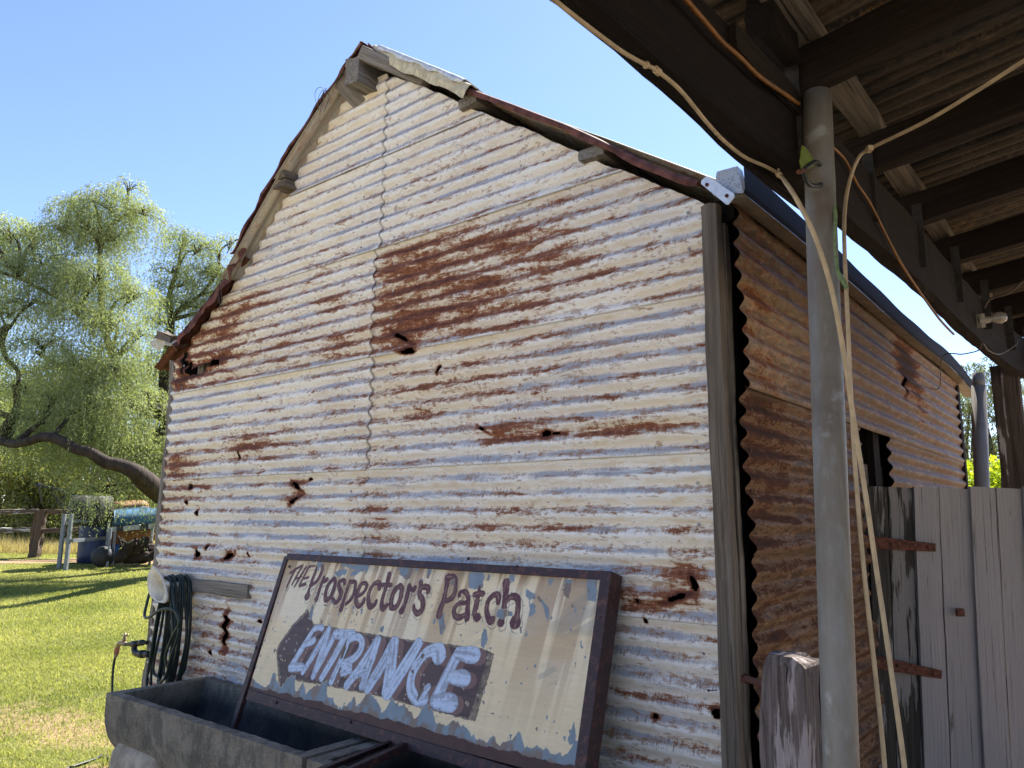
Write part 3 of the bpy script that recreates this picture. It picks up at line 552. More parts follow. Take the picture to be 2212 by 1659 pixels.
# box gutter on the side, with its end plate
def gp(s, z, o_): return S(s, z, o_)
sec = [(-.03, 2.825), (.012, 2.815), (.075, 2.805), (.066, 2.885), (.02, 2.905)]
mb = MB(); gs = np.linspace(.0, 5.5, 34); sag = lambda s: .01*math.sin(s*1.7)-(.06*max(0, s-4.2))
pts = []
for s in gs:
    for oo, z in ((-.035, 2.825), (.075, 2.800)): pts.append(S(s-.06, z+sag(s), oo))
mb.add(pts, [(2*i, 2*i+1, 2*i+3, 2*i+2) for i in range(len(gs)-1)])
gb_ = mb.build('gutter', M_GUT, shed); gb_.modifiers.new('thickness', 'SOLIDIFY').thickness = .003
pts = []
for s in gs: pts += [S(s-.06, 2.798+sag(s), .077), S(s-.06, 2.815+sag(s), .084), S(s-.06, 2.90+sag(s)*1.2+.004*math.sin(s*7), .083)]
o = MB().add(pts, [(3*i+k, 3*i+k+1, 3*i+k+4, 3*i+k+3) for i in range(len(gs)-1) for k in (0, 1)]).build('gutter_face', M_NAVY, gb_); o.modifiers.new('thickness', 'SOLIDIFY').thickness = .003
e = -.066
o = MB().add([S(e, 2.82, -.04), S(e, 2.797, .078), S(e, 2.908, .062), S(e, 2.91, -.02), S(e+.05, 2.82, -.04), S(e+.05, 2.797, .078), S(e+.05, 2.908, .062), S(e+.05, 2.91, -.02)],
        [(0, 1, 2, 3), (0, 4, 5, 1), (2, 6, 7, 3), (1, 5, 6, 2), (3, 7, 4, 0)]).build('gutter_end_cap', M_ZINC, gb_)
q = [onpl(x, y, G(0, 0, .09), dR) for x, y in ((1514, 397), (1515, 390), (1527, 380), (1532, 382), (1585, 418), (1587, 425), (1573, 442), (1568, 441))]
pm = MB().add(q+[p-(-dR)*.003 for p in q], [tuple(range(8)), tuple(range(15, 7, -1))]+[(i, (i+1) % 8, (i+1) % 8+8, i+8) for i in range(8)]).build('bracket_plate', simple('bright_galvanised', (.60, .63, .66), .4, .3, .12, 40), gb_)
for (x, y) in ((1527, 399), (1570, 423)):
    p = onpl(x, y, G(0, 0, .092), dR); Mx = frame_to(p, p-dR*.01, UP); MB().lathe([(.007, -.006), (.007, .004), (.004, .008)], Mx, 8).build('screw', M_RUSTS, pm)
# nail on the corner post
MB().tube([G(.025, 1.02, .06), G(.045, 1.02, .085)], .002, 5).tube([G(.045, 1.02, .084), G(.046, 1.02, .087)], .005, 6).build('bent_nail', M_RUSTS, shed)
# batten nailed across the wall on the left
timber('wall_batten', G(4.12, 1.160, .022), G(2.975, 1.158, .022), .028, .078, dR, M_GREYW, shed, jit=.002, seed=41)
# ================================================================== VERANDA: one roof on its beam and posts
ZB = 2.50
def Bm(s, b, z): return O*0 + dR*s + dL*b + UP*z + Vector((O.x, O.y, 0))
beam_b = lambda s: .755-.050*s                       # outer face of the beam, metres left of the camera
ver = thing('veranda', Bm(2, .6, 0), 'dark timber veranda roof on galvanised pipe posts overhead at right', 'veranda')
def bendy(f): return lambda t: (.012*math.sin(t*9), .020*math.sin(t*5+1)+.010*math.sin(t*13))
p0, p1 = Bm(-1.2, beam_b(-1.2)-.027, ZB+.12), Bm(5.75, beam_b(5.75)-.027, ZB+.12)
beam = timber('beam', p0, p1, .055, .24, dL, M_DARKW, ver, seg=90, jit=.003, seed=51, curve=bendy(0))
timber('beam_fascia_board', Bm(-1.2, beam_b(-1.2)+.008, ZB+.10), Bm(2.35, beam_b(2.35)+.004, ZB+.10), .018, .20, dL, M_DARKW, ver, seg=40, jit=.004, seed=52, curve=lambda t: (.008*math.sin(t*11), .022*math.sin(t*12)))
timber('packing_plate', Bm(1.55, beam_b(1.6)-.068, ZB+.20), Bm(2.0, beam_b(2)-.066, ZB+.20), .02, .07, dL, M_RAFT, ver, seed=53)
SL = .135                                             # the roof rises inward
zr_ = lambda b: 2.745+SL*(.62-b)
INB = -4.6
raf = [-.55, .05, .65, 1.30, 1.97, 2.60, 3.20, 3.82, 4.45, 5.1, 5.7]
for i, s in enumerate(raf):
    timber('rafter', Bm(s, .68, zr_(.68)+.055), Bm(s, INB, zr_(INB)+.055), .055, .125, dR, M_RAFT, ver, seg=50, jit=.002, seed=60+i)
    if s > 1.5:
        st = MB().box(Bm(s-.034, beam_b(s)-.058, ZB+.19), .004, .035, .26, A=dR, B=dL, D=UP).build('strap_bracket', simple('punched_strap%d' % 0, (.03, .026, .023), .7, .2, .3, 40) if i == 4 else bpy.data.materials['punched_strap0'], ver)
zp = lambda b: zr_(b)+.125
for j, b in enumerate((.56, -.35, -1.25, -2.15, -3.1, -4.0)):
    timber('purlin', Bm(-1.3, b, zp(b)+.035), Bm(6.0, b, zp(b)+.035), .07, .065, dL, M_RAFT if j else M_POST, ver, seg=70, jit=.003, seed=80+j)
timber('beam_packer', Bm(1.72, .60, zp(.6)-.02), Bm(1.9, .60, zp(.6)-.02), .07, .11, dL, M_DARKW, ver, jit=.006, seed=91)
# roof sheets, corrugations run down the slope
for k in range(10):
    a0 = -1.3+k*.74; A = Bm(0, .80, zp(.80)+.085); B_ = Bm(0, INB, zp(INB)+.085); U = (B_-A).normalized(); N = U.cross(dR); N = N if N.z > 0 else -N
    hl = {3: [(.55, 1.38, .009, .009, 0)], 4: [(.78, 2.22, .008, .007, 0), (.75, 2.05, .006, .006, 0)], 5: [(.6, 2.9, .007, .006, 0)]}.get(k, [])
    sheet('roof_sheet', M_ROOFV, ver, A, U, dR, N, 0, (B_-A).length, a0, a0+.76, du=.05 if not hl else .012, nv=8, amp=.009, ph=0, off=.004*(k % 2), holes=hl, seed=70+k, edge_shade=(0, 0),
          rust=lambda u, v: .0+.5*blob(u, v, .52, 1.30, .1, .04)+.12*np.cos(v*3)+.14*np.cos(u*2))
timber('house_wall_plate', Bm(-1.3, INB-.05, 2.9), Bm(6, INB-.05, 2.9), .05, .2, dL, M_DARKW, ver, seg=10)
# pipe posts
pp = [onpl(1764, 205, Bm(0, .545, 0), dL), onpl(1772, 500, Bm(0, .545, 0), dL), onpl(1817, 1655, Bm(0, .545, 0), dL)]
dirp = (pp[2]-pp[0]); base = pp[0]+dirp*((pp[0].z)/(pp[0].z-pp[2].z)); PR = .0375
mb = MB(); nn = 24
mb.tube([base+(pp[0]-base)*(i/nn) for i in range(nn+1)], [PR*(1+.008*math.sin(i*1.7)) for i in range(nn+1)], 24, False).build('pipe_post', M_PIPE, ver, True)
q = Bm(6.72, .34, 0)
pf = onpl(2115, 850, q, dR); pf2 = onpl(2121, 1052, q, dR); pd_ = (pf2-pf).normalized()
MB().tube([pf-pd_*.06, pf+pd_*2.8], [.052]*2, 16, False).tube([pf-pd_*.16, pf], .044, 14, False).build('pipe_post', M_PIPE, ver, True)
q = Bm(5.66, .40, 0); a_ = onpl(2169, 792, q, dR); b_ = onpl(2196, 1053, q, dR); d_ = (b_-a_).normalized()
timber('timber_post', a_-d_*.0, a_+d_*2.75, .145, .12, dR.cross(UP), wood('white_flecked_post', (.10, .075, .06), (.04, .03, .025), .4, white=(.34, .31, .29), wamt=-.07), ver, jit=.005, seed=95)
MB().tube([Bm(5.62, .27, 2.72), Bm(5.62, .26, 0)], .04, 14, False).build('pipe_post', M_PIPE, ver, True)
MB().box(Bm(5.75, .33, 1.35), .05, .07, 2.7, A=dR, B=dL).build('channel_post', M_BLACK, ver)
# ================================================================== SIGN
QS = G(0, 1.400, .105); KS = .30
nS = (-dR+UP*KS).normalized(); dn = (-UP-dR*KS).normalized(); 
def Sg(x, y): return onpl(x, y, QS, nS)
def sc2(p): q = p-QS; return q.dot(-dL), q.dot(dn)            # panel coordinates: a to the right, b down
def SP(a, b, h=0): return QS-dL*a+dn*b+nS*h
sign = thing('entrance_sign', SP(-1.4, 1.1), 'cream painted steel sign reading ENTRANCE, in a dark frame leaning on the shed', 'sign')
TL, TR = sc2(Sg(630, 1203)), sc2(Sg(1316, 1240)); BL, BR = sc2(Sg(528, 1500)), sc2(Sg(1262, 1659))
print('SIGN corners', TL, TR, BL, BR)
A0 = (TL[0]+BL[0])/2; A1 = TR[0]; B0 = (TL[1]+TR[1])/2; Bb = BL[1]
skb = lambda a: B0+(TR[1]-TL[1])*((a-A0)/(A1-A0)-.5)          # tiny slope of the top edge
cv1 = lambda x, y: sc2(Sg(583.2+.2197*x, 1328.5+.2197*y))
cv2 = lambda x, y: sc2(Sg(610.3+.14648*x, 1198.9+.14648*y))
cv3 = lambda x, y: sc2(Sg(874.9+.13672*x, 1220.5+.13672*y))
cv0 = lambda x, y: sc2(Sg(486+.41503*x, 1134.1+.41503*y))
DS = .0026; na = int((A1-A0)/DS)+1; bb0 = min(TL[1], TR[1])-.01; nb_ = int((Bb+.01-bb0)/DS)+1
ga_ = A0+np.arange(na)*DS; gb2 = bb0+np.arange(nb_)*DS; AA, BB = np.meshgrid(ga_, gb2, indexing='ij')
def poly_in(P, jag=0, sd=0):
    x = AA+(fbm(AA*60, BB*60, 3, sd)-.5)*jag*2; y = BB+(fbm(AA*60+9, BB*60+4, 3, sd+5)-.5)*jag*2; ins = np.zeros(AA.shape, bool); n = len(P)
    for i in range(n):
        x0, y0 = P[i]; x1, y1 = P[(i+1) % n]
        if y0 == y1: continue
        c = ((y0 > y) != (y1 > y)) & (x < (x1-x0)*(y-y0)/(y1-y0)+x0); ins ^= c
    return ins
def stroke(pts, scale=1., jag=.0012, shift=(0, 0)):
    """pts in panel coordinates with half widths; returns distance field minus radius and position along the stroke"""
    P = [Vector((p[0]+shift[0], p[1]+shift[1], p[2])) for p in pts]
    if len(P) > 2: P, _ = crom(P, None, 5)
    x = AA+(fbm(AA*90, BB*90, 2, 3)-.5)*jag*2; y = BB+(fbm(AA*90+5, BB*90, 2, 8)-.5)*jag*2; best = np.full(AA.shape, 9.); off = np.zeros(AA.shape)
    for p, q in zip(P[:-1], P[1:]):
        dx, dy = q.x-p.x, q.y-p.y; L2 = dx*dx+dy*dy+1e-12; r_ = max(p.z, q.z)*scale+.01
        i0, i1 = np.searchsorted(ga_, [min(p.x, q.x)-r_, max(p.x, q.x)+r_]); j0, j1 = np.searchsorted(gb2, [min(p.y, q.y)-r_, max(p.y, q.y)+r_])
        if i1 <= i0 or j1 <= j0: continue
        xs_, ys_ = x[i0:i1, j0:j1], y[i0:i1, j0:j1]; t = np.clip(((xs_-p.x)*dx+(ys_-p.y)*dy)/L2, 0, 1)
        d = np.hypot(xs_-p.x-t*dx, ys_-p.y-t*dy); rad = (p.z+(q.z-p.z)*t)*scale; e = d-rad
        sg = ((xs_-p.x)*dy-(ys_-p.y)*dx)/math.sqrt(L2); s_ = slice(i0, i1), slice(j0, j1)
        m = e < best[s_]; b = best[s_]; b[m] = e[m]; best[s_] = b; o_ = off[s_]; o_[m] = (sg/np.maximum(rad, .001))[m]; off[s_] = o_
    return best, off
def conv(cv, pts, ps):          # ps: metres per crop pixel for widths
    out = []
    for p in pts: a, b = cv(p[0], p[1]); out.append((a, b, p[2]*ps))
    return out
_k = lambda cv: math.dist(cv(500, 500), cv(520, 500))/20*.9
maroon = np.array((.105, .034, .040)); 
def bump2(a, b): return np.exp(-(AA-a)**2/b**2)
# ---- the cream ground with rust runs and dirt
cream = np.ones(AA.shape+(3,))*np.array((.78, .62, .385))
whit = ss(.45, .7, fbm(AA*3, BB*7, 4, 31))*ss(.5, .2, BB-B0-.05)
cream = cream*(1-.5*whit[..., None])+.5*whit[..., None]*np.array((.80, .73, .58))
brush = fbm(AA*14, BB*160, 3, 33)*.6+fbm(AA*4, BB*30, 3, 34)*.4; cream *= (.88+.24*brush)[..., None]
run = ss(.60, .78, vn(AA*26+BB*3.5, BB*1.2, 35)*.8+vn(AA*60+BB*8, BB*2.5, 36)*.35)*ss(.75, .0, (BB-B0))*.75
run = np.maximum(run, ss(.60, .8, vn(AA*45+BB*7, BB*3, 37))*ss(.16, .0, BB-B0))
for rx in (.07, .30, .46, .76, .97, 1.12, 1.33, 1.42, 1.60, 1.74):
    aa = A0+rx*1.16; run = np.maximum(run, np.exp(-((AA-aa+.25*(BB-B0)*.28)/.010)**2)*ss(.5, .05, BB-B0)*(.35+.5*vn(AA*30, BB*9, 38)))
cream = cream*(1-run[..., None]*.8)+run[..., None]*.8*np.array((.25, .115, .045))
edge = ss(.05, .0, BB-skb(AA)-.02)*.5*fbm(AA*20, BB*20, 3, 39); cream *= (1-edge)[..., None]
scr = (ss(.47, .5, fbm(AA*3+BB*2, BB*50+AA*30, 3, 40))*ss(.60, .66, fbm(AA*5, BB*5, 2, 41))*ss(A1-.75, A1-.45, AA))
cream = cream*(1-.35*scr[..., None])+.35*scr[..., None]*np.array((.22, .24, .22))
# ---- bare metal where the paint has let go
flake = np.zeros(AA.shape, bool)
def fk(cv, P, jag=.004, sd=1):
    global flake; flake |= poly_in([cv(*p) for p in P], jag, sd)
fk(cv2, [(1170, 110), (1275, 110), (1270, 180), (1240, 260), (1200, 240), (1150, 240), (1090, 300), (1000, 310), (1010, 260), (1080, 220), (960, 180), (880, 170), (860, 120), (960, 115), (1060, 160)], .006, 2)
fk(cv2, [(780, 240), (860, 210), (960, 215), (940, 270), (880, 310), (800, 310), (770, 280)], .008, 3)
fk(cv2, [(520, 70), (590, 70), (590, 120), (545, 180), (540, 235), (510, 230), (515, 140)], .003, 4)
fk(cv2, [(440, 70), (475, 70), (480, 115), (445, 110)]); fk(cv2, [(235, 50), (300, 50), (300, 85), (240, 90)]); fk(cv2, [(890, 330), (905, 380), (865, 380)])
fk(cv2, [(1740, 160), (1930, 170), (1920, 240), (1880, 350), (1830, 365), (1740, 300), (1730, 230)], .004, 5); fk(cv2, [(1955, 180), (2005, 190), (2000, 230), (1960, 235)])
fk(cv2, [(2150, 185), (2200, 185), (2190, 270), (2150, 350), (2115, 340), (2140, 240)], .003, 6); fk(cv2, [(440, 715), (460, 760), (450, 860), (425, 955), (398, 955), (405, 830)], .002, 7)
fk(cv2, [(1700, 185), (1715, 150), (1720, 215), (1700, 220)]); fk(cv2, [(1150, 800), (1185, 760), (1180, 850), (1150, 900)]); fk(cv2, [(1090, 840), (1110, 840), (1100, 895), (1085, 890)]); fk(cv2, [(1025, 770), (1055, 750), (1055, 800), (1030, 805)])
fk(cv3, [(1000, 170), (1070, 90), (1220, 85), (1255, 190), (1230, 370), (1160, 370), (1130, 385), (1000, 355)], .006, 8)
fk(cv3, [(0, 60), (20, 30), (135, 40), (130, 110), (50, 220), (0, 230)], .004, 9); fk(cv3, [(165, 60), (210, 55), (205, 95), (170, 95)]); fk(cv3, [(360, 60), (410, 45), (400, 150), (345, 215), (335, 180)], .003, 10)
fk(cv3, [(1300, 180), (1320, 120), (1350, 180), (1330, 245), (1285, 245)]); fk(cv3, [(1650, 150), (1745, 145), (1720, 265), (1660, 250), (1640, 225)], .004, 11)
fk(cv3, [(1910, 370), (2050, 460), (2060, 520), (1990, 550), (1980, 640), (1960, 660), (1960, 560), (1905, 490)], .004, 12); fk(cv3, [(2010, 590), (2060, 640), (2060, 740), (2010, 800), (1950, 830), (1970, 700), (1975, 620)], .003, 13)
fk(cv3, [(2085, 520), (2110, 485), (2200, 590), (2260, 650), (2290, 760), (2260, 900), (2215, 760), (2180, 640)], .004, 14)
fk(cv3, [(540, 800), (620, 780), (630, 930), (640, 980), (590, 1106), (555, 1106), (535, 960)], .004, 15); fk(cv3, [(455, 820), (490, 860), (475, 920), (445, 930)], .003)
fk(cv3, [(1210, 1100), (1250, 1000), (1300, 1060), (1310, 1180), (1290, 1260), (1240, 1240)], .003, 16); fk(cv3, [(1810, 970), (1840, 970), (1855, 1060), (1825, 1080)])
fk(cv3, [(1460, 700), (1610, 700), (1605, 800), (1560, 860), (1450, 820)], .004, 17); fk(cv3, [(1625, 725), (1700, 735), (1695, 810), (1620, 800)], .004, 18); fk(cv3, [(740, 220), (790, 230), (785, 300), (720, 335)], .003)
fk(cv0, [(1885, 280), (1940, 280), (1930, 400), (1885, 395)], .004, 19); fk(cv0, [(1770, 275), (1810, 290), (1790, 385), (1765, 365)], .004, 20); fk(cv0, [(1680, 285), (1715, 280), (1690, 320)], .003)
fk(cv0, [(1815, 1015), (1830, 1100), (1800, 1150), (1785, 1120)], .004); fk(cv0, [(1480, 1090), (1495, 1090), (1487, 1130)], .002); fk(cv0, [(665, 440), (672, 455), (665, 470)], .002)
fk(cv1, [(495, 60), (515, 40), (520, 70), (505, 95)]); fk(cv1, [(1085, 120), (1125, 100), (1110, 170), (1075, 165)]); fk(cv1, [(2100, 140), (2130, 140), (2135, 240), (2100, 330), (2070, 300), (2080, 210)], .003)
fk(cv1, [(35, 350), (50, 320), (60, 345), (40, 380)])
low = Bb-.035-BB                                                 # the flaked lower edge: ragged tongues
tong = .006+.075*(.25+1.1*vn(AA*24, AA*0+BB*3, 44)**1.5)*ss(.33, .55, fbm(AA*4.3, AA*0, 2, 45))+.020*vn(AA*95, BB*9, 46)
tong *= np.where(AA < A0+.16, .5, 1); flake |= low < tong
flake |= fbm(AA*55, BB*55, 2, 47) > .84
# stencil layers
base = cream.copy(); zinc = np.array((.20, .245, .28))*(.75+.5*fbm(AA*25, BB*12, 4, 48))[..., None]
rz = ss(.50, .68, fbm(AA*26, BB*16, 4, 49)+.22*ss(.05, -.01, low))*.7
zinc = zinc*(1-rz[..., None])+rz[..., None]*np.array((.22, .13, .07))
base[flake] = zinc[flake]
und = low < tong*.18+.002; base[und] = (np.array((.075, .032, .026))*(.7+.6*fbm(AA*30, BB*30, 3, 50))[..., None])[und]
panel_in = (BB > skb(AA)+.002) & (BB < Bb)
def submesh(name, mask, col, h, mat, rough=None):
    idx = -np.ones(AA.shape, int); m4 = mask[:-1, :-1] & mask[1:, :-1] & mask[1:, 1:] & mask[:-1, 1:]
    i, j = np.nonzero(m4); corners = [(i, j), (i+1, j), (i+1, j+1), (i, j+1)]; use = np.zeros(AA.shape, bool)
    for a, b in corners: use[a, b] = True
    idx[use] = np.arange(use.sum()); P = np.array(QS)-AA[use][:, None]*np.array(dL)+BB[use][:, None]*np.array(dn)+(h+0*AA[use])[:, None]*np.array(nS)
    q = np.stack([idx[a, b] for a, b in reversed(corners)], -1)
    return mesh(name, P, q, mat, sign, None, False, {'pc': col[use]})
def painted(name, rough=.55):
    n = NT(name, rough, .35); c = n.attr('pc', 'Vector'); o = n.obj(); f = n.noise(o, 260, 3)
    n.col(n.mix(n.ramp(f, .4, .75, 0, .25), c, n.mix(1., c, (.6, .55, .5), 'MULTIPLY'))); n.bump(f, .12, .002); return n.m
M_PANEL = painted('painted_sign_panel'); M_LET = painted('brushed_lettering', .45)
# ---- arrow
arrow = [cv0(*p) for p in [(432, 432), (462, 512), (700, 555), (1000, 600), (1340, 640), (1405, 668), (1378, 780), (1340, 900), (1302, 1027), (1100, 975), (800, 895), (560, 845), (345, 808), (318, 840), (300, 885), (283, 878), (275, 780), (265, 655), (290, 605), (350, 520)]]
am = poly_in(arrow, .004, 60) & ~flake
acol = np.ones(AA.shape+(3,))*np.array((.088, .050, .048)); acol *= (.8+.4*fbm(AA*9+BB*20, BB*9, 4, 61))[..., None]
acol = acol*(1-.25*ss(.5, .7, fbm(AA*8, BB*70, 3, 62)))[..., None]
ed = am & ~poly_in([((x-A0-.55)*.965+A0+.55, (y-(B0+.50))*.93+B0+.50) for x, y in arrow], .006, 63)
acol[ed] = acol[ed]*.55+.45*base[ed]*fbm(AA*70, BB*70, 2, 64)[ed][:, None]*.9
submesh('arrow', am, acol, .0006, M_LET)
# ---- lettering
k1, k2, k3 = _k(cv1), _k(cv2), _k(cv3)
ENT = [[(440, 130, 24), (330, 310, 30), (210, 510, 34)], [(440, 140, 24), (490, 120, 28), (515, 130, 26)], [(330, 300, 24), (400, 270, 30), (430, 250, 32)], [(210, 515, 38), (270, 515, 36), (315, 510, 32)],
 [(325, 565, 24), (450, 360, 32), (580, 145, 30)], [(580, 145, 30), (520, 370, 40), (430, 600, 30)], [(430, 600, 26), (540, 390, 30), (650, 175, 32)],
 [(655, 190, 40), (740, 190, 38), (815, 185, 34)], [(740, 210, 34), (640, 400, 34), (510, 620, 30)],
 [(780, 250, 22), (700, 440, 26), (605, 655, 30)], [(800, 240, 26), (860, 215, 30), (905, 260, 30), (890, 350, 32), (820, 430, 32), (730, 470, 28)], [(720, 490, 28), (790, 510, 26), (720, 560, 34), (790, 550, 24)],
 [(1060, 250, 38), (920, 470, 36), (760, 690, 36)], [(1060, 255, 34), (990, 470, 36), (905, 700, 30)], [(845, 600, 28), (900, 570, 30), (950, 560, 22)],
 [(1220, 270, 44), (1100, 500, 46), (965, 715, 42)], [(1225, 275, 46), (1190, 520, 52), (1150, 760, 48)], [(1460, 285, 42), (1330, 500, 50), (1160, 770, 46)],
 [(1665, 395, 62), (1650, 345, 50), (1530, 380, 38), (1410, 560, 36), (1385, 720, 40), (1440, 825, 44), (1510, 825, 48)], [(1500, 780, 36), (1560, 710, 26)],
 [(1860, 370, 40), (1760, 560, 42), (1630, 845, 50)], [(1860, 375, 42), (1960, 390, 54), (2010, 395, 54)], [(1790, 615, 40), (1880, 620, 54), (1920, 625, 50)], [(1640, 855, 46), (1730, 855, 58), (1785, 865, 58)]]
shm = np.zeros(AA.shape, bool)
for st in ENT[:]:
    sh = (math.dist(cv1(0, 0), cv1(62, 28)))
    d, _ = stroke(conv(cv1, [(x+62*(.55+.45*x/2000), y+22, r*.92) for x, y, r in st], k1)); shm |= d < 0
shc = np.ones(AA.shape+(3,))*np.array((.19, .105, .09))*(.85+.3*fbm(AA*20, BB*20, 3, 65))[..., None]
submesh('lettering_shadow', shm & poly_in(arrow) & ~flake, shc, .0012, M_LET)
em = np.zeros(AA.shape, bool); ecol = np.zeros(AA.shape+(3,)); nz = fbm(AA*45+BB*20, BB*45-AA*18, 4, 66)
for st in ENT:
    d, o_ = stroke(conv(cv1, st, k1)); m = d < 0; em |= m
    br = vn(o_*4.5+9, AA*8+BB*8, 67)*.5+nz*.5; c = np.array((.50, .575, .70))*(.74+.45*br)[..., None]
    rim = (d > -.0055); c[rim] = c[rim]*.72
    thin = ss(.50, .36, br)*.45; c = c*(1-thin[..., None])+thin[..., None]*np.array((.20, .17, .20)); ecol[m] = c[m]
bare = em & ((poly_in([cv1(*p) for p in [(745, 270), (750, 330), (715, 430), (690, 430), (710, 340)]], .002)) | poly_in([cv1(*p) for p in [(1520, 670), (1515, 740), (1440, 860), (1460, 790), (1445, 720), (1480, 720)]], .003)
     | poly_in([cv1(*p) for p in [(1500, 380), (1525, 380), (1510, 430), (1480, 420)]], .006) | poly_in([cv1(*p) for p in [(1385, 530), (1425, 535), (1410, 580), (1390, 560)]], .006))
ecol[bare] = np.array((.13, .10, .07))
spk = em & (fbm(AA*130, BB*130, 2, 68) > .80); ecol[spk] *= .45
submesh('entrance_lettering', em & ~(flake & poly_in([cv1(*p) for p in [(1085, 120), (1125, 100), (1110, 170), (1075, 165)]])), ecol, .0018, M_LET)
T2 = [ # THE
 [(115, 265, 20), (200, 205, 18), (285, 155, 16)], [(185, 230, 20), (125, 340, 18), (62, 475, 16)], [(300, 155, 17), (220, 290, 17), (140, 440, 15)], [(350, 170, 15), (270, 310, 16), (180, 465, 14)], [(200, 350, 13), (280, 320, 13)],
 [(395, 165, 18), (320, 310, 18), (250, 455, 17)], [(400, 170, 16), (480, 160, 14)], [(310, 350, 16), (380, 330, 18)], [(255, 455, 20), (335, 430, 24)],
 # Prospector's
 [(530, 150, 30), (440, 370, 26), (385, 540, 26), (365, 610, 48)], [(540, 150, 22), (585, 170, 22), (580, 250, 26), (520, 370, 26), (440, 440, 24)],
 [(610, 335, 26), (560, 470, 26), (520, 600, 26), (500, 650, 36)], [(600, 400, 22), (650, 370, 30), (665, 355, 22)],
 [(760, 350, 28), (690, 420, 30), (640, 540, 30), (640, 660, 34), (700, 630, 30), (760, 500, 30), (780, 380, 26), (750, 350, 26)],
 [(915, 420, 24), (905, 370, 26), (840, 400, 26), (835, 480, 30), (865, 560, 32), (830, 660, 30), (780, 700, 28), (740, 640, 22)],
 [(1000, 385, 24), (950, 520, 24), (900, 680, 26), (865, 800, 36)], [(1010, 400, 26), (1070, 400, 26), (1070, 500, 26), (1020, 640, 26), (940, 720, 24)],
 [(1105, 610, 26), (1190, 560, 24), (1240, 470, 26), (1220, 410, 24), (1150, 450, 28), (1095, 590, 30), (1090, 700, 32), (1130, 755, 30), (1190, 700, 28), (1205, 650, 24)],
 [(1430, 490, 30), (1430, 420, 32), (1360, 420, 26), (1290, 520, 28), (1265, 650, 30), (1290, 755, 36), (1350, 740, 30), (1385, 680, 24)],
 [(1575, 285, 32), (1550, 400, 30), (1500, 560, 26), (1465, 700, 30), (1480, 790, 36), (1540, 740, 26)], [(1485, 440, 26), (1540, 440, 26), (1600, 445, 26)],
 [(1740, 450, 30), (1660, 520, 34), (1610, 650, 30), (1610, 770, 34), (1680, 760, 30), (1740, 640, 30), (1760, 500, 32), (1730, 450, 28)],
 [(1870, 460, 32), (1840, 600, 30), (1800, 740, 26), (1760, 820, 40)], [(1870, 480, 28), (1930, 520, 26), (1955, 480, 26)],
 [(2040, 410, 32), (2010, 480, 6)],
 [(2150, 540, 30), (2145, 480, 32), (2060, 480, 30), (2020, 570, 30), (2070, 680, 34), (2060, 800, 34), (1990, 860, 34), (1940, 800, 26), (1940, 740, 18)]]
T3 = [[(680, 200, 62), (650, 380, 38), (610, 560, 42), (560, 700, 50), (540, 790, 60)], [(700, 190, 48), (790, 210, 42), (795, 400, 36), (740, 520, 44), (650, 565, 40)],
 [(860, 480, 38), (880, 425, 30), (960, 430, 42), (1000, 530, 40), (990, 680, 42), (985, 800, 50), (980, 850, 44)], [(950, 600, 36), (850, 610, 36), (780, 700, 40), (790, 800, 42), (860, 830, 46), (950, 790, 36)],
 [(1180, 320, 8), (1170, 420, 34), (1130, 620, 44), (1100, 780, 42), (1145, 830, 60)], [(1100, 470, 40), (1170, 450, 40), (1230, 455, 42)],
 [(1475, 590, 40), (1470, 480, 48), (1390, 480, 40), (1310, 580, 38), (1290, 720, 40), (1320, 840, 48), (1360, 880, 58), (1400, 840, 34)],
 [(1600, 280, 60), (1590, 480, 46), (1560, 700, 44), (1530, 850, 48), (1515, 910, 60)], [(1600, 580, 30), (1680, 500, 44), (1770, 520, 50), (1790, 640, 44), (1770, 800, 46), (1745, 905, 88)]]
tm = np.zeros(AA.shape, bool); tcol = np.zeros(AA.shape+(3,)); hal = np.zeros(AA.shape, bool)
for cv, k, T in ((cv2, k2, T2), (cv3, k3, T3)):
    for n_, st in enumerate(T):
        cs = [(a, b, r*.99) for a, b, r in conv(cv, st, k)]; d, o_ = stroke(cs, jag=.0008); m = d < 0; tm |= m
        br = vn(o_*6+n_*3.3, AA*22+BB*22, 69)*.65+fbm(AA*60, BB*60, 2, 70)*.35
        li = ss(.55, .70, br)*(d < -.003)*.6*np.clip(np.abs(o_)*-1+1.1, 0, 1); 
        c = maroon*(1-li[..., None])+li[..., None]*np.array((.36, .23, .16)); tcol[m] = c[m]
        d2, _ = stroke([(a+.010, b+.012, r) for a, b, r in cs], jag=.002); hal |= (np.abs(d2) < .0016) & (vn(AA*30, BB*30, 71) > .42)
keep = poly_in([cv3(*p) for p in [(1460, 700), (1610, 700), (1605, 800), (1560, 860), (1450, 820)]]) | poly_in([cv2(*p) for p in [(500, 60), (620, 60), (620, 120), (560, 240), (500, 240)]]) | poly_in([cv3(*p) for p in [(740, 220), (790, 230), (785, 300), (720, 335)]])
base[hal & ~flake & ~am] = np.array((.20, .19, .17)); submesh('sign_panel', panel_in, base, 0, M_PANEL)
submesh('title_lettering', tm & ~(flake & keep), tcol, .0012, M_LET)
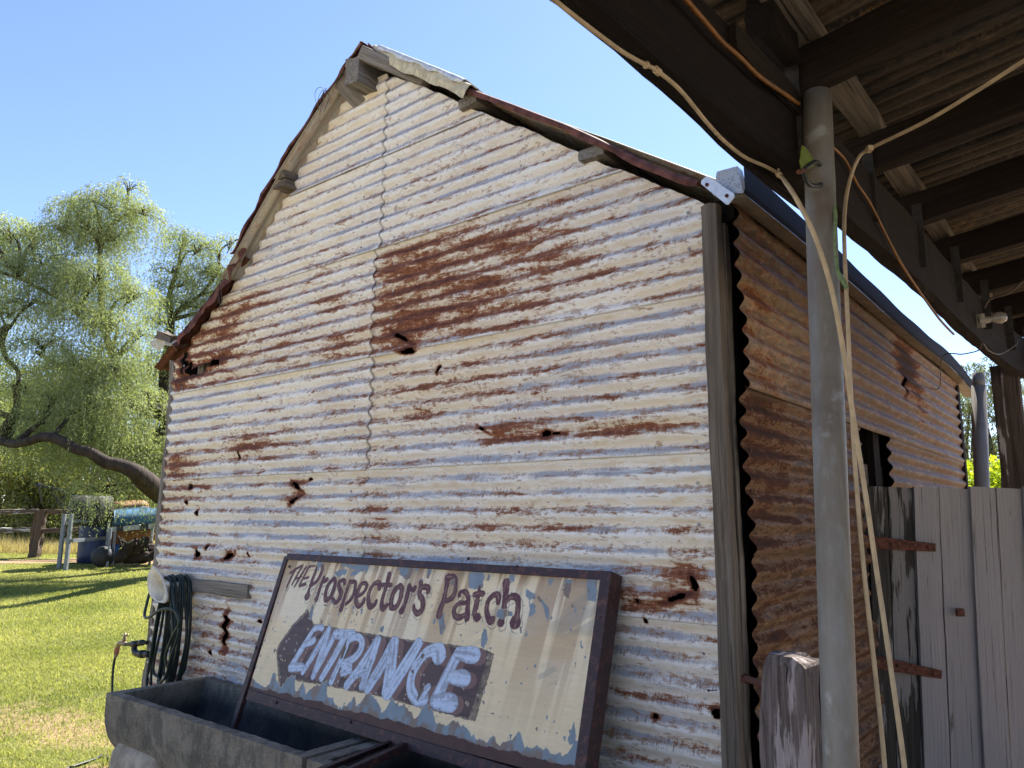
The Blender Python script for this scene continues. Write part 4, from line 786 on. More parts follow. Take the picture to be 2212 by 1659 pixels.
# ---- frame, legs, prop
n = NT('painted_angle_iron', .5, .35); o_ = n.obj(); a_ = n.noise(o_, 30, 5, .7); b_ = n.noise(o_, 120, 3)
n.col(n.mix(n.ramp(a_, .5, .64), (.040, .020, .022), (.105, .042, .032))); n.bump(n.math('ADD', a_, b_), .3, .004); M_FRAME = n.m
def bar(name, a0, b0, a1, b1, wd, h0, h1, parent=sign):
    p, q = SP(a0, b0), SP(a1, b1); d = (q-p).normalized(); x = d.cross(nS).normalized()
    return MB().hexa([p-x*wd/2+nS*h0, p+x*wd/2+nS*h0, q+x*wd/2+nS*h0, q-x*wd/2+nS*h0, p-x*wd/2+nS*h1, p+x*wd/2+nS*h1, q+x*wd/2+nS*h1, q-x*wd/2+nS*h1]).build(name, M_FRAME, parent, bevel=.002)
lx0, ly0 = sc2(Sg(619, 1207)); lx1, ly1 = sc2(Sg(500, 1582))
slp = (lx1-lx0)/(ly1-ly0)
bar('frame_leg', lx0, ly0-.012, lx0+slp*1.18, ly0+1.18, .034, -.020, .008)
tl = sc2(Sg(622, 1200)); tr = sc2(Sg(1330, 1243))
bar('frame_top', tl[0], tl[1]+.006, tr[0]-.03, tr[1]+.004, .034, -.062, .009)
r0 = sc2(Sg(1312, 1240)); r1 = sc2(Sg(1252, 1700))
bar('frame_side', r0[0], r0[1]-.010, r1[0], r1[1]+.5, .046, -.075, .011)
c0 = sc2(Sg(534, 1498)); c1 = sc2(Sg(878, 1602)); c2 = (r1[0], c1[1]+(c1[1]-c0[1])/(c1[0]-c0[0])*(r1[0]-c1[0]))
print('sign lower rail', c0, c1, c2)
bar('frame_bottom', c0[0]+.012, c0[1]+.004, c2[0]-.022, c2[1]+.004, .050, -.05, .007)
for x, y in ((628, 1225), (1015, 1208), (556, 1400), (1300, 1335), (1292, 1470), (760, 1560), (600, 1518), (1120, 1225)):
    a, b = sc2(Sg(x, y)); MB().lathe([(.007, .007), (.007, .012), (.003, .015)], frame_to(SP(a, b), SP(a, b, 1), dL), 8).build('rivet', M_FRAME, sign)
# prop: two rusty angles running down from the sign over the trough's front lip
for k, (xa, ya, xb, yb) in enumerate(((845, 1600, 672, 1668), (878, 1604, 735, 1668))):
    p = Sg(xa, ya)+nS*.0; q = Pz(xb, yb, .665); q2 = q+(q-p).normalized()*.35
    d = (q2-p).normalized(); x = d.cross(UP).normalized(); u_ = x.cross(d)
    mb = MB().box((p+q2)/2+u_*.0, (q2-p).length, .024, .004, A=d, B=x, D=u_).box((p+q2)/2-u_*.014+x*(-.013 if k else .013), (q2-p).length, .003, .026, A=d, B=x, D=u_)
    mb.build('prop_angle', M_FRAME, sign)
# ================================================================== TROUGH
def conc():
    n = NT('old_concrete', .92, .15); o = n.obj(); a = n.noise(o, 6, 5); b = n.noise(o, 70, 4, .7); v = n.vor(o, 160); z = n.sep(n.attr('zz', 'Vector'))
    st = n.noise(n.map(o, (22, 22, 2.5)), 1, 4, .6)
    c = n.mix(n.ramp(a, .35, .65), (.165, .136, .098), (.28, .235, .17)); c = n.mix(n.ramp(b, .4, .7, 0, .6), c, (.33, .295, .245))
    c = n.mix(n.ramp(v, .10, .18, .5, 0), c, (.33, .31, .28)); c = n.mix(n.ramp(n.noise(n.map(o, (9, 9, 4)), 1, 6, .7), .48, .60, 0, .6), c, (.085, .078, .066))
    c = n.mix(n.math('MULTIPLY', n.attr('pale'), n.ramp(st, .38, .55)), c, (.42, .34, .25))
    c = n.mix(n.math('MULTIPLY', n.attr('inner_dark'), n.ramp(a, .2, .6, .6, 1)), c, (.040, .042, .044)); n.col(c)  # darker down the inner sides of the basin
    n.bump(n.math('ADD', n.math('MULTIPLY', b, .6), n.math('MULTIPLY', v, .6)), .8, .010); return n.m
M_CONC = conc()
ZR = .64
def trough(name, t0, t1, label, ends=(1, 1)):
    root = thing(name, G((t0+t1)/2, .3, .34), label, 'trough')
    w0, w1 = .045, .635; wc = (w0+w1)/2; R_ = (w1-w0)/2
    po = []; pi = []
    for k in range(25):
        f = k/24; an = math.pi*f
        x = wc-R_*math.cos(an)*(1 if 1 else 0); x = wc-R_*(abs(math.cos(an))**.75)*(1 if math.cos(an) > 0 else -1); z = ZR-.36*math.sin(an)**.62
        po.append((x, z)); ri = R_-.055; x2 = wc-ri*(abs(math.cos(an))**.8)*(1 if math.cos(an) > 0 else -1); pi.append((x2, ZR-.29*math.sin(an)**.68))
    nt_ = max(8, int((t0-t1)/.03)); ts = np.linspace(t0, t1, nt_+1); V = []; pale = []; inner_dark = []; n_ = 25
    for i, t in enumerate(ts):
        ti = min(max(t, t1+.065), t0-.065)
        for (x, z) in po:
            j = .0035*(vn(t*22, x*22+z*30, 5)-.5)*2; V.append(G(t, z+j, x+(j if x > wc else -j))); pale.append(float(ss(.50, .34, z+.06*vn(t*9, x*0, 6)))*(x > wc)); inner_dark.append(0)
        for (x, z) in pi:
            j = .003*(vn(t*25, x*25+z*30, 7)-.5)*2; V.append(G(ti, z+j, x)); pale.append(0); inner_dark.append(float(ss(ZR-.02, ZR-.13, z)))
    Fc = []
    for i in range(nt_):
        a = i*50; b = a+50
        for k in range(24): Fc.append((a+k, a+k+1, b+k+1, b+k)); Fc.append((a+25+k, b+25+k, b+26+k, a+26+k))
        Fc.append((a, b, b+25, a+25)); Fc.append((a+24, a+49, b+49, b+24))
    for e_, a in enumerate((0, nt_*50)):
        Fc.append(tuple(a+k for k in (range(25) if e_ else reversed(range(25))))); Fc.append(tuple(a+25+k for k in (range(25) if not e_ else reversed(range(25)))))
    # end rims
    for a in (0, nt_*50):
        b = len(V); V += [V[a], V[a+24], V[a+25], V[a+49]]; pale += [0]*4; inner_dark += [0]*4
        Fc.append((b, b+1, b+3, b+2))
    o = mesh('trough_basin', V, Fc, M_CONC, root, None, False, {'pale': np.array(pale), 'inner_dark': np.array(inner_dark)})
    m = o.modifiers.new('bevel', 'BEVEL'); m.width = .006; m.segments = 2; m.limit_method = 'ANGLE'; m.angle_limit = math.radians(50)
    return root
trough('stock_trough', 3.335, 1.56, 'long half round concrete trough under the sign, its left end near the hose')
trough('stock_trough', 1.53, -.35, 'second concrete trough butted to the right end of the long one, below the sign')
def block(t, label):
    rt = thing('concrete_block', G(t, 0, .34), label, 'block')
    V = []; n = 10
    for i in range(n+1):
        f = i/n; z = -.02+.42*f; hw = .31-.02*f; ht = .27-.02*f-(.02*ss(.8, 1., f))
        if f > .88: hw -= .03*((f-.88)/.12)**2
        for k in range(24):
            an = 2*math.pi*k/24; c, s = math.cos(an), math.sin(an); e_ = .22
            x = hw*abs(c)**e_*(1 if c > 0 else -1); y = ht*abs(s)**e_*(1 if s > 0 else -1); V.append(G(t+y, float(z), .34+x))
    Fc = [(i*24+k, i*24+(k+1) % 24, (i+1)*24+(k+1) % 24, (i+1)*24+k) for i in range(n) for k in range(24)]+[tuple(n*24+k for k in range(24))]
    mesh('block_body', V, Fc, simple('buff_concrete', (.40, .315, .22), .92, 0, .3, 12, .4) if t > 3 else bpy.data.materials['buff_concrete'], rt, None, True)
block(3.02, 'rounded buff concrete block under the left end of the long trough'); block(1.75, 'concrete block under the middle of the troughs, mostly hidden')
# ================================================================== GATE, POST, ROPES
gate = thing('plank_gate', Vector((2.3, 4.1, 0)), 'tall plank gate with peeling pale paint and two rusty strap hinges, behind the pipe post', 'gate')
xb = [1800, 1846, 1870, 1908, 1969, 1998, 2032, 2090, 2112, 2148, 2196, 2252, 2310]
lines = [(1800, 0), (1835, -3), (1873, -2), (1916, 0), (1971, 0), (2025, 2), (2092, -1), (2148, 2), (2207, 0), (2265, 1), (2320, 0)]
for i in range(len(lines)-1):
    (xa, j0), (xc, j1) = lines[i], lines[i+1]
    pa = Pd(xa+1, 1053+j0, 4.1+.02*(i % 2)); pb = Pd(xc-1, 1053+j0, 4.1+.02*(i % 2))
    wdt = (pb-pa).length; c = (pa+pb)/2; lean = -.045
    top = Vector((c.x, c.y, c.z)); bot = Vector((c.x+lean*c.z, c.y, .04))
    timber('board', bot, top, wdt, .022, Vector((1, 0, 0)), M_GATED if i < 4 else M_GATE, gate, jit=.0015, seed=300+i)
timber('gate_rail', Pd(1800, 1140, 4.16), Pd(2330, 1165, 4.16), .09, .05, UP, M_DARKW, gate, seg=12)
timber('gate_rail', Pd(1800, 1420, 4.16), Pd(2330, 1470, 4.16), .09, .05, UP, M_DARKW, gate, seg=12)
for (x0, y0, x1, y1) in ((1850, 1169, 2022, 1183), (1862, 1424, 2035, 1458)):
    a, b = Pd(x0, y0, 4.055), Pd(x1, y1, 4.055); d = (b-a).normalized(); u_ = Vector((0, -1, 0)).cross(d)
    h0, h1 = .036, .021
    mb = MB().hexa([a-u_*h0+Vector((0, .012, 0)), b-u_*h1+Vector((0, .012, 0)), b-u_*h1, a-u_*h0, a+u_*h0+Vector((0, .012, 0)), b+u_*h1+Vector((0, .012, 0)), b+u_*h1, a+u_*h0])
    hg = mb.build('strap_hinge', M_RUSTS, gate, bevel=.003)
    for f in (.12, .45, .9): p = a+(b-a)*f; MB().lathe([(.011, 0), (.010, .006), (.003, .009)], frame_to(p-Vector((0, .0, 0)), p-Vector((0, 1, 0)), UP), 8).build('bolt_head', M_RUSTS, hg)
p = Pd(2198, 1322*1.0, 4.07); 
p = Pd(1404+.0+670, 1135+187, 4.07)
MB().box(Pd(2074, 1323, 4.075), .04, .02, .04).build('square_nut', M_RUSTS, gate, bevel=.004)
# short split post by the corner
pt = Pd(1703, 1420, 2.22); pb_ = Vector((pt.x-.03, pt.y, 0)); 
stump = thing('split_timber_post', pb_, 'short weathered split timber post with grey top bolted to the shed corner', 'post')
def stc(t): return (0, 0)
V = []; n = 46; prof = [(-.062, -.055), (-.02, -.064), (.03, -.060), (.066, -.056), (.070, -.01), (.066, .045), (.03, .06), (-.03, .062), (-.066, .05), (-.07, 0)]
Hh = pt.z+.01; ux = -dL; uy = dR
for i in range(n+1):
    z = Hh*i/n; 
    for k, (x, y) in enumerate(prof):
        j = .004*math.sin(z*6+k*1.3)+.003*math.sin(z*23+k*2.1)+(.0015*random.uniform(-1, 1)); tp = 1+.06*(1-z/Hh)
        if z > Hh-.05: tp *= 1-.28*((z-(Hh-.05))/.05)**2*(1 if k in (8, 9, 0, 7) else .35)
        zz = z-(.018 if (i == n and k in (3, 4, 5)) else 0)
        V.append(ux*(x*tp+j)+uy*(y*tp+j*.6)+UP*zz+Vector((pb_.x+.03*i/n, pb_.y, 0)))
m_ = len(prof); Fc = [(i*m_+k, i*m_+(k+1) % m_, (i+1)*m_+(k+1) % m_, (i+1)*m_+k) for i in range(n) for k in range(m_)]+[tuple(n*m_+k for k in range(m_))]
Vl = [v-pb_ for v in V]
mesh('post_body', Vl, Fc, M_STUMP, stump, Matrix.Translation(pb_))
timber('post_backing', Vector((pt.x+.105, pt.y+.07, 0)), Vector((pt.x+.10, pt.y+.07, Hh-.03)), .10, .08, ux, M_RAFT, stump, seed=402)
a, b = Pd(1611, 1466, 2.60), Pd(1652, 1478, 2.27); Mx = frame_to(a, b, UP)
MB().lathe([(.018, -.010), (.018, .010)], Mx, 6).lathe([(.0105, .012), (.0105, (b-a).length)], Mx, 12).build('bolt', M_RUSTS, stump)
# cream conduits, orange cable
def px(pts): return [Pd(x, y, D) for x, y, D in pts]
def beampt(x, y, o_=.0, z=ZB): return Pz(x, y, z)
cA = [Pz(1183, -12, 2.49), Pz(1230, 26, 2.49), Pz(1290, 72, 2.49), Pz(1345, 112, 2.488), Pz(1395, 140, 2.487), Pz(1418, 152, 2.487), Pz(1470, 195, 2.485), Pz(1525, 262, 2.475), Pz(1565, 305, 2.47), Pz(1610, 340, 2.475), Pz(1655, 360, 2.48), Pz(1682, 376, 2.48)]
cA += px([(1700, 398, 1.66), (1725, 438, 1.60), (1760, 510, 1.57), (1795, 620, 1.57), (1822, 760, 1.60), (1843, 900, 1.63), (1870, 1070, 1.66), (1893, 1230, 1.68), (1915, 1380, 1.68), (1935, 1520, 1.68), (1954, 1660, 1.68), (1975, 1850, 1.68)])
o = MB().tube(cA, [.0043]*12+[.0052]*(len(cA)-12), 10).build('conduit', M_CREAM, None, True); o.name = 'conduit'
tag(o, 'cream conduit clipped under the beam, then hanging in front of the pipe post', 'conduit', 'cream conduits under the veranda')
for i in (5, 4, 11):
    p = cA[i]; q = cA[i+1]; mb = MB().tube([p+(q-p)*(-.03), p+(q-p)*.12], .0075, 10); 
    if i != 4: mb.tube([p+UP*.006, p+UP*.02], .003, 6)
    mb.build('conduit_clip', M_CREAM, o)
cB = px([(2330, 60, 1.35), (2212, 131, 1.5), (2120, 190, 1.62), (2000, 262, 1.78), (1878, 312+10, 1.95), (1852, 346, 1.97), (1833, 400, 1.95), (1824, 470, 1.88), (1825, 560, 1.80), (1831, 690, 1.76), (1838, 850, 1.75), (1850, 1050, 1.75), (1868, 1250, 1.75), (1888, 1430, 1.75), (1908, 1620, 1.75), (1925, 1850, 1.75)])
o = MB().tube(cB, .0050, 10).build('conduit', M_CREAM, None, True)
tag(o, 'cream conduit crossing under the veranda roof, then hanging beside the pipe post', 'conduit', 'cream conduits under the veranda')
MB().box(Pd(1878, 322, 1.93), .014, .02, .014).build('conduit_clip', M_CREAM, o)
def onbeam(x, y, o_=-.082): return onpl(x, y, Bm(2.5, beam_b(2.5)+o_, 0), (dL+dR*.05).normalized())
cC = [onbeam(x, y) for x, y in [(1440, -40), (1482, 0), (1530, 55), (1560, 90), (1600, 125), (1640, 165), (1690, 200), (1726, 226)]]
cD = [onbeam(x, y) for x, y in [(1792, 312), (1825, 345), (1850, 395), (1880, 440), (1915, 510), (1950, 575), (1990, 635), (2030, 690), (2060, 722)]]
o = MB().tube(cC, .0058, 8).tube(cD, .0045, 8).build('orange_cable', M_ORANGE, None, True); tag(o, 'orange cable running along the inner face of the dark beam', 'cable')
cE = [S(2.80, 2.52, .01), S(3.2, 2.50, .12), Pd(2035, 772, 4.0), Pd(2080, 765, 3.7), Pd(2113, 757, 3.5), onbeam(2123, 742, -.09), onbeam(2135, 757, -.08), onbeam(2160, 765, -.08), onbeam(2190, 748, -.08), onbeam(2200, 735, -.08)]
tag(MB().tube(cE, .0032, 6).build('black_cable', M_WIRE, None, True), 'thin dark cable strung from the shed side wall across to the veranda beam', 'cable')
# bulb on the beam
bp = onbeam(2124, 692, -.07); bulb = thing('light_fitting', bp, 'bare bulb in a white batten holder on the inner face of the beam', 'light')
ax = (Pd(2165, 683, bp.y)-Pd(2110, 692, bp.y)).normalized()
MW = simple('aged_white_plastic', (.20, .18, .145), .5, 0, .15, 30)
MB().box(bp-ax*.03, .02, .05, .07, A=ax, B=dL, D=UP).tube([bp-ax*.03, bp+ax*.03], [.020, .017], 14, False).build('lamp_holder', MW, bulb)
gm = NT('bulb_glass', .1, .5); gm.col((.28, .26, .22)); gm.b.inputs['Transmission Weight'].default_value = .35
MB().lathe([(.012, .03), (.016, .045), (.028, .07), (.030, .085), (.024, .105), (.008, .114)], frame_to(bp, bp+ax, UP), 18).build('bulb', gm.m, bulb, True)
tag(MB().tube([Pd(2230, 590, 3.4), Pd(2205, 612, 3.45), Pd(2175, 635, 3.5), Pd(2140, 645, 3.55), Pd(2126, 665, 3.58)], .005, 6).build('lamp_flex', M_WIRE, None, True), 'grey flex looping down to the bare bulb fitting', 'cable')
# ratchet strap and its black hook on the pipe
PD = .0; pc = lambda x, y: O+(onpl(x, y, Bm(0, .545, 0), dL)-O)*(1-.048/(onpl(x, y, Bm(0, .545, 0), dL)-O).length)
stp = thing('strap_hook', pc(1750, 360), 'black steel hook on a yellow green webbing strap round the pipe post', 'hook')
MS = simple('lime_webbing', (.11, .145, .02), .8, 0, .2, 60)
V = [pc(*p) for p in [(1734, 314), (1729, 348), (1735, 372), (1762, 356), (1754, 338), (1744, 322)]]
MB().add(V, [(0, 1, 2, 3, 4, 5)]).build('webbing', MS, stp).modifiers.new('thickness', 'SOLIDIFY').thickness = .003
MB().tube([pc(*p) for p in [(1735, 370), (1741, 388), (1750, 399), (1764, 401), (1777, 396), (1782, 384), (1777, 366), (1764, 350), (1748, 356), (1736, 366)]], .0058, 8).build('hook', M_BLACK, stp, True)
MB().tube([pc(1725, 371), pc(1740, 368)], .006, 8, False).build('bolt', M_RUSTS, stp)
MG = simple('green_twine', (.13, .18, .085), .85, 0, .25, 80)
tw = [(1800, 345, 1.9), (1802, 400, 1.86), (1801, 440, 1.82), (1805, 470, 1.8), (1803, 520, 1.78), (1806, 560, 1.77), (1811, 590, 1.76), (1822, 608, 1.75), (1829, 622, 1.745)]
mb = MB().tube(px(tw), [.003, .0045, .0055, .005, .003, .004, .005, .006, .005], 8)
for k in range(7): p = Pd(1826+random.uniform(-6, 4), 612+random.uniform(-8, 8), 1.745); mb.tube([p, p+Vector((random.uniform(-.012, .012), 0, -random.uniform(.004, .02)))], .0012, 4, False)
tag(mb.build('green_twine', MG, None, True), 'frayed green twine hanging down beside the pipe post', 'twine')
# ================================================================== HOSE, HANGER, TAP
HW = .20
HP = onpl(343, 1262, G(0, 0, HW), dR)
hh = thing('hose_hanger', HP, 'white teardrop hose hanger on the left end of the shed wall', 'hose hanger')
fl = [onpl(x, y, G(0, 0, HW), dR) for x, y in [(334, 1223), (326, 1240), (324, 1262), (328, 1282), (336, 1293), (348, 1300), (360, 1301), (364, 1290), (361, 1270), (354, 1250), (346, 1234)]]
cen = sum(fl, Vector())/len(fl); fls, _ = crom(fl+[fl[0]], None, 4); fls = fls[:-1]; m = len(fls)
ic = onpl(348, 1276, G(0, 0, HW), dR); V = []
for rr_, of in ((1., -.002), (1.03, .008), (1.0, .018), (.93, .012)): V += [cen+(p-cen)*rr_-dR*of for p in fls]
ang = [math.atan2((p-ic).z, (p-ic).dot(-dL)) for p in fls]; rad = .064
for r_, dep in ((rad, -.008), (rad*.93, .15), (rad*.93+.008, .18), (rad+.008, .0)): V += [ic+(-dL)*r_*math.cos(a)+UP*r_*math.sin(a)+dR*dep for a in ang]
Fc = [(r*m+k, r*m+(k+1) % m, ((r+1) % 8)*m+(k+1) % m, ((r+1) % 8)*m+k) for r in range(8) for k in range(m)]+[tuple(5*m+k for k in range(m))]
mesh('hanger_body', V, Fc, simple('chalky_white_plastic', (.62, .57, .46), .6, 0, .15, 25), hh, None, True)
MH = simple('dark_green_hose', (.016, .028, .026), .38, 0, .25, 30, .05)
mb = MB(); rd = random.Random(5); tc = (ic-C).dot(dL); zc = ic.z
def HG_(t, z, d): return C+dL*(tc+t)+UP*(zc+z)-dR*(HW-d)
pts_all = []
for k in range(8):
    d = .03+.018*k; w1_ = rd.uniform(.09, .13)+.02*(k < 2); w2_ = rd.uniform(.08, .14); dep = rd.uniform(-.86, -.62); bx = .05+rd.uniform(-.05, .06); e_ = .009*math.sin(k*2.3)
    pts_all += [HG_(.076, -.03, d), HG_(.060, .045, d), HG_(0, .082+.005*(k % 3), d), HG_(-.062, .045, d+e_), HG_(-.085, -.08, d), HG_(-w1_, -.28, d-e_), HG_(-w1_*.7, -.5, d), HG_(bx-.06, dep+.08, d), HG_(bx, dep, d), HG_(bx+.06, dep+.09, d+.01), HG_(w2_+.05, -.5, d+.02+e_), HG_(w2_, -.25, d+.015), HG_(.088, -.10, d+.01)]
mb.tube(pts_all, .0088, 8)
def W_(x, y, w_): return onpl(x, y, G(0, 0, w_), dR)
mb.tube([W_(*p) for p in [(372, 1270, .17), (376, 1300, .19), (380, 1325, .20), (386, 1345, .20), (384, 1375, .2), (372, 1410, .19), (362, 1440, .18), (358, 1415, .19), (374, 1372, .2), (388, 1345, .21), (381, 1323, .22), (366, 1315, .23), (345, 1318, .24), (325, 1332, .24), (314, 1334, .23), (313, 1322, .21), (322, 1285, .19), (328, 1270, .17)]], .0088, 8)
tag(mb.build('garden_hose', MH, None, True), 'dark green garden hose coiled over the white hanger', 'hose')
tapb = W_(258, 1400, .12); tap = thing('garden_tap', Vector((tapb.x, tapb.y, 0)), 'brass garden tap with black fittings beside the shed\'s left corner', 'tap')
T_ = lambda x, y, w_=.12: W_(x, y, w_)
MBR = simple('dull_brass', (.26, .19, .12), .45, .5, .3, 60)
MB().tube([T_(272, 1392), T_(262, 1389), T_(257, 1392), T_(253, 1402)], [.014, .018, .016, .013], 12).tube([T_(266, 1390), T_(270, 1376)], [.014, .010], 10, False).tube([T_(263, 1372), T_(270, 1374), T_(277, 1371)], .006, 8).tube([T_(270, 1376), T_(270, 1368)], .007, 8, False).build('tap_body', MBR, tap, True)
MB().tube([T_(272, 1392), T_(318, 1388)], [.013, .013], 10, False).tube([T_(285, 1391), T_(298, 1390)], .020, 10, False).tube([T_(291, 1390), T_(290, 1402), T_(297, 1412), T_(322, 1413)], [.016, .019, .021, .021], 12).tube([T_(303, 1413), T_(312, 1413)], .026, 12, False).tube([T_(302, 1389), T_(309, 1388)], .019, 12, False).build('pipe_fittings', M_BLACK, tap, True)
MB().tube([T_(254, 1398), T_(251, 1412)], .017, 12, False).build('hose_connector', simple('terracotta_connector', (.30, .12, .07), .5, 0, .2, 40), tap)
MB().tube([T_(251, 1412), T_(249, 1420)], [.015, .010], 12, False).build('connector_nut', MW, tap)
tag(MB().tube([T_(249, 1419), T_(245, 1440), T_(243, 1470), T_(243, 1500), T_(246, 1530, .13), T_(262, 1552, .1), T_(290, 1565, .1)], .0085, 8).build('tap_hose', MH, None, True), 'short black hose hanging down from the garden tap', 'hose')
gh_ = [Pz(x, y, .012) for x, y in [(120, 1668), (170, 1652), (205, 1640), (222, 1632), (235, 1640)]]
tag(MB().tube(gh_, .009, 8).build('ground_hose', M_BLACK, None, True), 'black hose lying on the shaded ground by the concrete block', 'hose')
# ================================================================== YARD at the left: fence, rack, boats, drums
def B_(x, y, D=17.5): return Pd(x, y, D)
def gz_(x, D): p = Pd(x, 1200, D); return tz(p.x, D)
fence = thing('rail_fence', Pd(80, 1200, 19), 'old post and rail fence with flaking white paint beyond the lawn', 'fence')
for (x, dx) in ((-130, 0), (81, 0), (292, 3), (500, 0)):
    p = Pd(x, 1110, 19.); timber('fence_post', Vector((p.x+.02, 19, tz(p.x, 19)-.02)), Vector((p.x+.10, 19, p.z+.10)), .23, .17, Vector((1, 0, 0)), M_FENCE, fence, jit=.016, seed=500+x, ragged=.03)
for y0, y1 in ((1106, 1103), (1147, 1141)):
    for xa, xb2, m in ((-130, 81, M_FENCEW), (81, 292, M_FENCE), (292, 500, M_FENCE)):
        a, b = Pd(xa, y0+(1 if xa < 0 else 0), 19), Pd(xb2, (y0+y1)/2 if xa < 0 else y1, 19)
        timber('fence_rail', a, b, .11, .09, UP, m, fence, seg=30, jit=.009, seed=520+xa+y0)
MB().tube([Pd(-130, 1133, 19.05), Pd(80, 1131, 19.05), Pd(300, 1130, 19.05)], .006, 5).build('fence_wire', M_WIRE, fence)
rack = thing('steel_rack', B_(190, 1200), 'galvanised steel rack in front of the drums', 'rack')
def leg(x, y0, y1, D, wd=.07, parent=rack, nm='leg', m=M_GALV):
    a = Pd(x, y0, D); return MB().hexa([Vector((a.x+sx*wd/2, a.y+sy*wd/2, z)) for z in (tz(a.x, D)-.02, a.z) for sx, sy in ((-1, -1), (1, -1), (1, 1), (-1, 1))]).build(nm, m, parent, bevel=.006)
leg(139.5, 1111, 0, 16.6); leg(154.5, 1111, 0, 16.3); leg(219, 1125, 0, 17.6); leg(240, 1100, 0, 17.3)
timber('crossbar', Pd(139, 1166, 16.6), Pd(154, 1167, 16.3), .05, .05, UP, M_GALV, rack, jit=.0005); timber('crossbar', Pd(156, 1168, 16.4), Pd(226, 1162, 17.4), .07, .05, UP, M_GALV, rack, jit=.0005)
timber('crossbar', Pd(139, 1125, 16.7), Pd(240, 1125, 17.4), .06, .06, UP, M_GALV, rack, jit=.0005)
MDR = simple('rust_blotched_drum', (.05, .045, .05), .85, 0, .7, 5, .3); MBL = simple('navy_drum_plastic', (.018, .035, .095), .45, 0, .35, 4, .1)
c0_, c1_ = Pd(150, 1103, 17.0), Pd(240, 1103, 17.5); ln = (c1_-c0_).length; R0 = .33
d1 = thing('steel_drum', (c0_+c1_)/2, 'rust blotched dark drum lying on its side on the rack under hanging leaves', 'drum')
pr = [(0.01, 0), (R0*.93, .0), (R0, .02), (R0, ln*.33-.02), (R0+.012, ln*.33), (R0, ln*.33+.02), (R0, ln*.66-.02), (R0+.012, ln*.66), (R0, ln*.66+.02), (R0, ln-.02), (R0*.93, ln), (.01, ln)]
MB().lathe(pr, frame_to(c0_, c1_, UP), 32).build('drum_shell', MDR, d1, True)
a = Pd(200, 1190, 17.6); d2 = thing('plastic_drum', Vector((a.x, a.y, tz(a.x, a.y))), 'dark blue drum standing under the rack, behind the ball', 'drum')
hd = Pd(200, 1122, 17.9).z-tz(a.x, 17.6)
MB().lathe([(.38, 0), (.43, .03), (.44, .2), (.43, .3), (.44, .4), (.44, hd-.15), (.42, hd-.05), (.34, hd)], Matrix.Translation(Vector((a.x-.02, 17.9, tz(a.x, 17.9)-.01))), 30).build('drum_shell', MBL, d2, True)
p = Pd(224, 1188, 16.9); r_ = 23/1649*16.9
bl = thing('buoy_ball', Vector((p.x, p.y, tz(p.x, p.y))), 'dark grey rubber ball on the mulch in front of the blue drum', 'ball')
MB().lathe([(max(.004, r_*math.sin(a)), r_*-math.cos(a)) for a in np.linspace(.05, math.pi-.05, 20)], Matrix.Translation(Vector((p.x, p.y, tz(p.x, p.y)+r_*.97))), 30).build('ball_shell', simple('dark_rubber', (.032, .034, .038), .6, 0, .2, 12), bl, True)
# boats on their own stand
def boat(name, xa, ya, xb_, yb2, D, hgt, wid, cols, label, flip=True, tipa=.5, tipb=.5, cat='canoe', grp=None):
    a, b = Pd(xa, ya, D), Pd(xb_, yb2, D+.6); L = (b-a).length; M = frame_to(a, b, Vector((0, -1, 0))); rt = thing(name, (a+b)/2, label, cat, grp)
    n = 30; V = []; m = 17
    for i in range(n+1):
        f = i/n; tpa = min(1, (f/tipa) if tipa else 1); tpb = min(1, ((1-f)/tipb) if tipb else 1); wf = (math.sin(tpa*math.pi/2)*math.sin(tpb*math.pi/2))**.6 if (tipa or tipb) else 1
        for k in range(m):
            an = math.pi*k/(m-1); V.append(M @ Vector((math.cos(an)*wid/2*max(wf, .03), 0, f*L)) + UP*(hgt*math.sin(an)**.7*(.55+.45*wf) if flip else -hgt*math.sin(an)**.7*(.55+.45*wf)))
    Fc = [(i*m+k, i*m+k+1, (i+1)*m+k+1, (i+1)*m+k) for i in range(n) for k in range(m-1)]
    Fc += [tuple(range(m)), tuple(n*m+k for k in reversed(range(m)))]
    o = mesh('hull', V, Fc, cols[0], rt, None, True); o.modifiers.new('thickness', 'SOLIDIFY').thickness = .02
    mb = MB()
    for e_ in (0, m-1): mb.tube([Vector(V[i*m+e_]) for i in range(n+1)], .028, 6, False)
    mb.build('gunwale', cols[1], rt, True); return rt
MYE = simple('ochre_hull', (.20, .10, .03), .6, 0, .3, 3, .05); MTE = simple('faded_blue_hull', (.035, .11, .18), .6, 0, .3, 3, .1); MBB = simple('blue_hull', (.035, .11, .36), .45, 0, .2, 3, .05); MWH = simple('white_trim', (.38, .38, .36), .6, 0, .2, 20)
boat('canoe', 238, 1103, 318, 1097, 17.9, .18, .6, (MYE, MWH), 'ochre canoe upturned on top of the blue boat', True, .1, .3)
boat('dinghy', 242, 1138, 372, 1130, 17.5, .36, .9, (MTE, M_BLACK), 'faded blue boat upturned on the white and black rails', True, .0, .3, 'boat')
boat('canoe', 232, 1150, 345, 1146, 17.7, .28, .7, (MYE, MYE), 'ochre canoe slung under the rails below the blue boat', False, .1, .35)
boat('canoe', 236, 1197, 300, 1192, 17.9, .30, .7, (MBB, MBB), 'blue canoe lying on the ground under the boat stand', True, .02, .5)
st_ = thing('boat_stand', B_(285, 1200), 'grey steel stand with white and black rails carrying the boats', 'stand')
leg(239.5, 1142, 0, 16.8, .045, st_); leg(249.5, 1142, 0, 17.3, .045, st_); leg(330, 1138, 0, 17.4, .045, st_); leg(226, 1135, 0, 18.3, .045, st_)
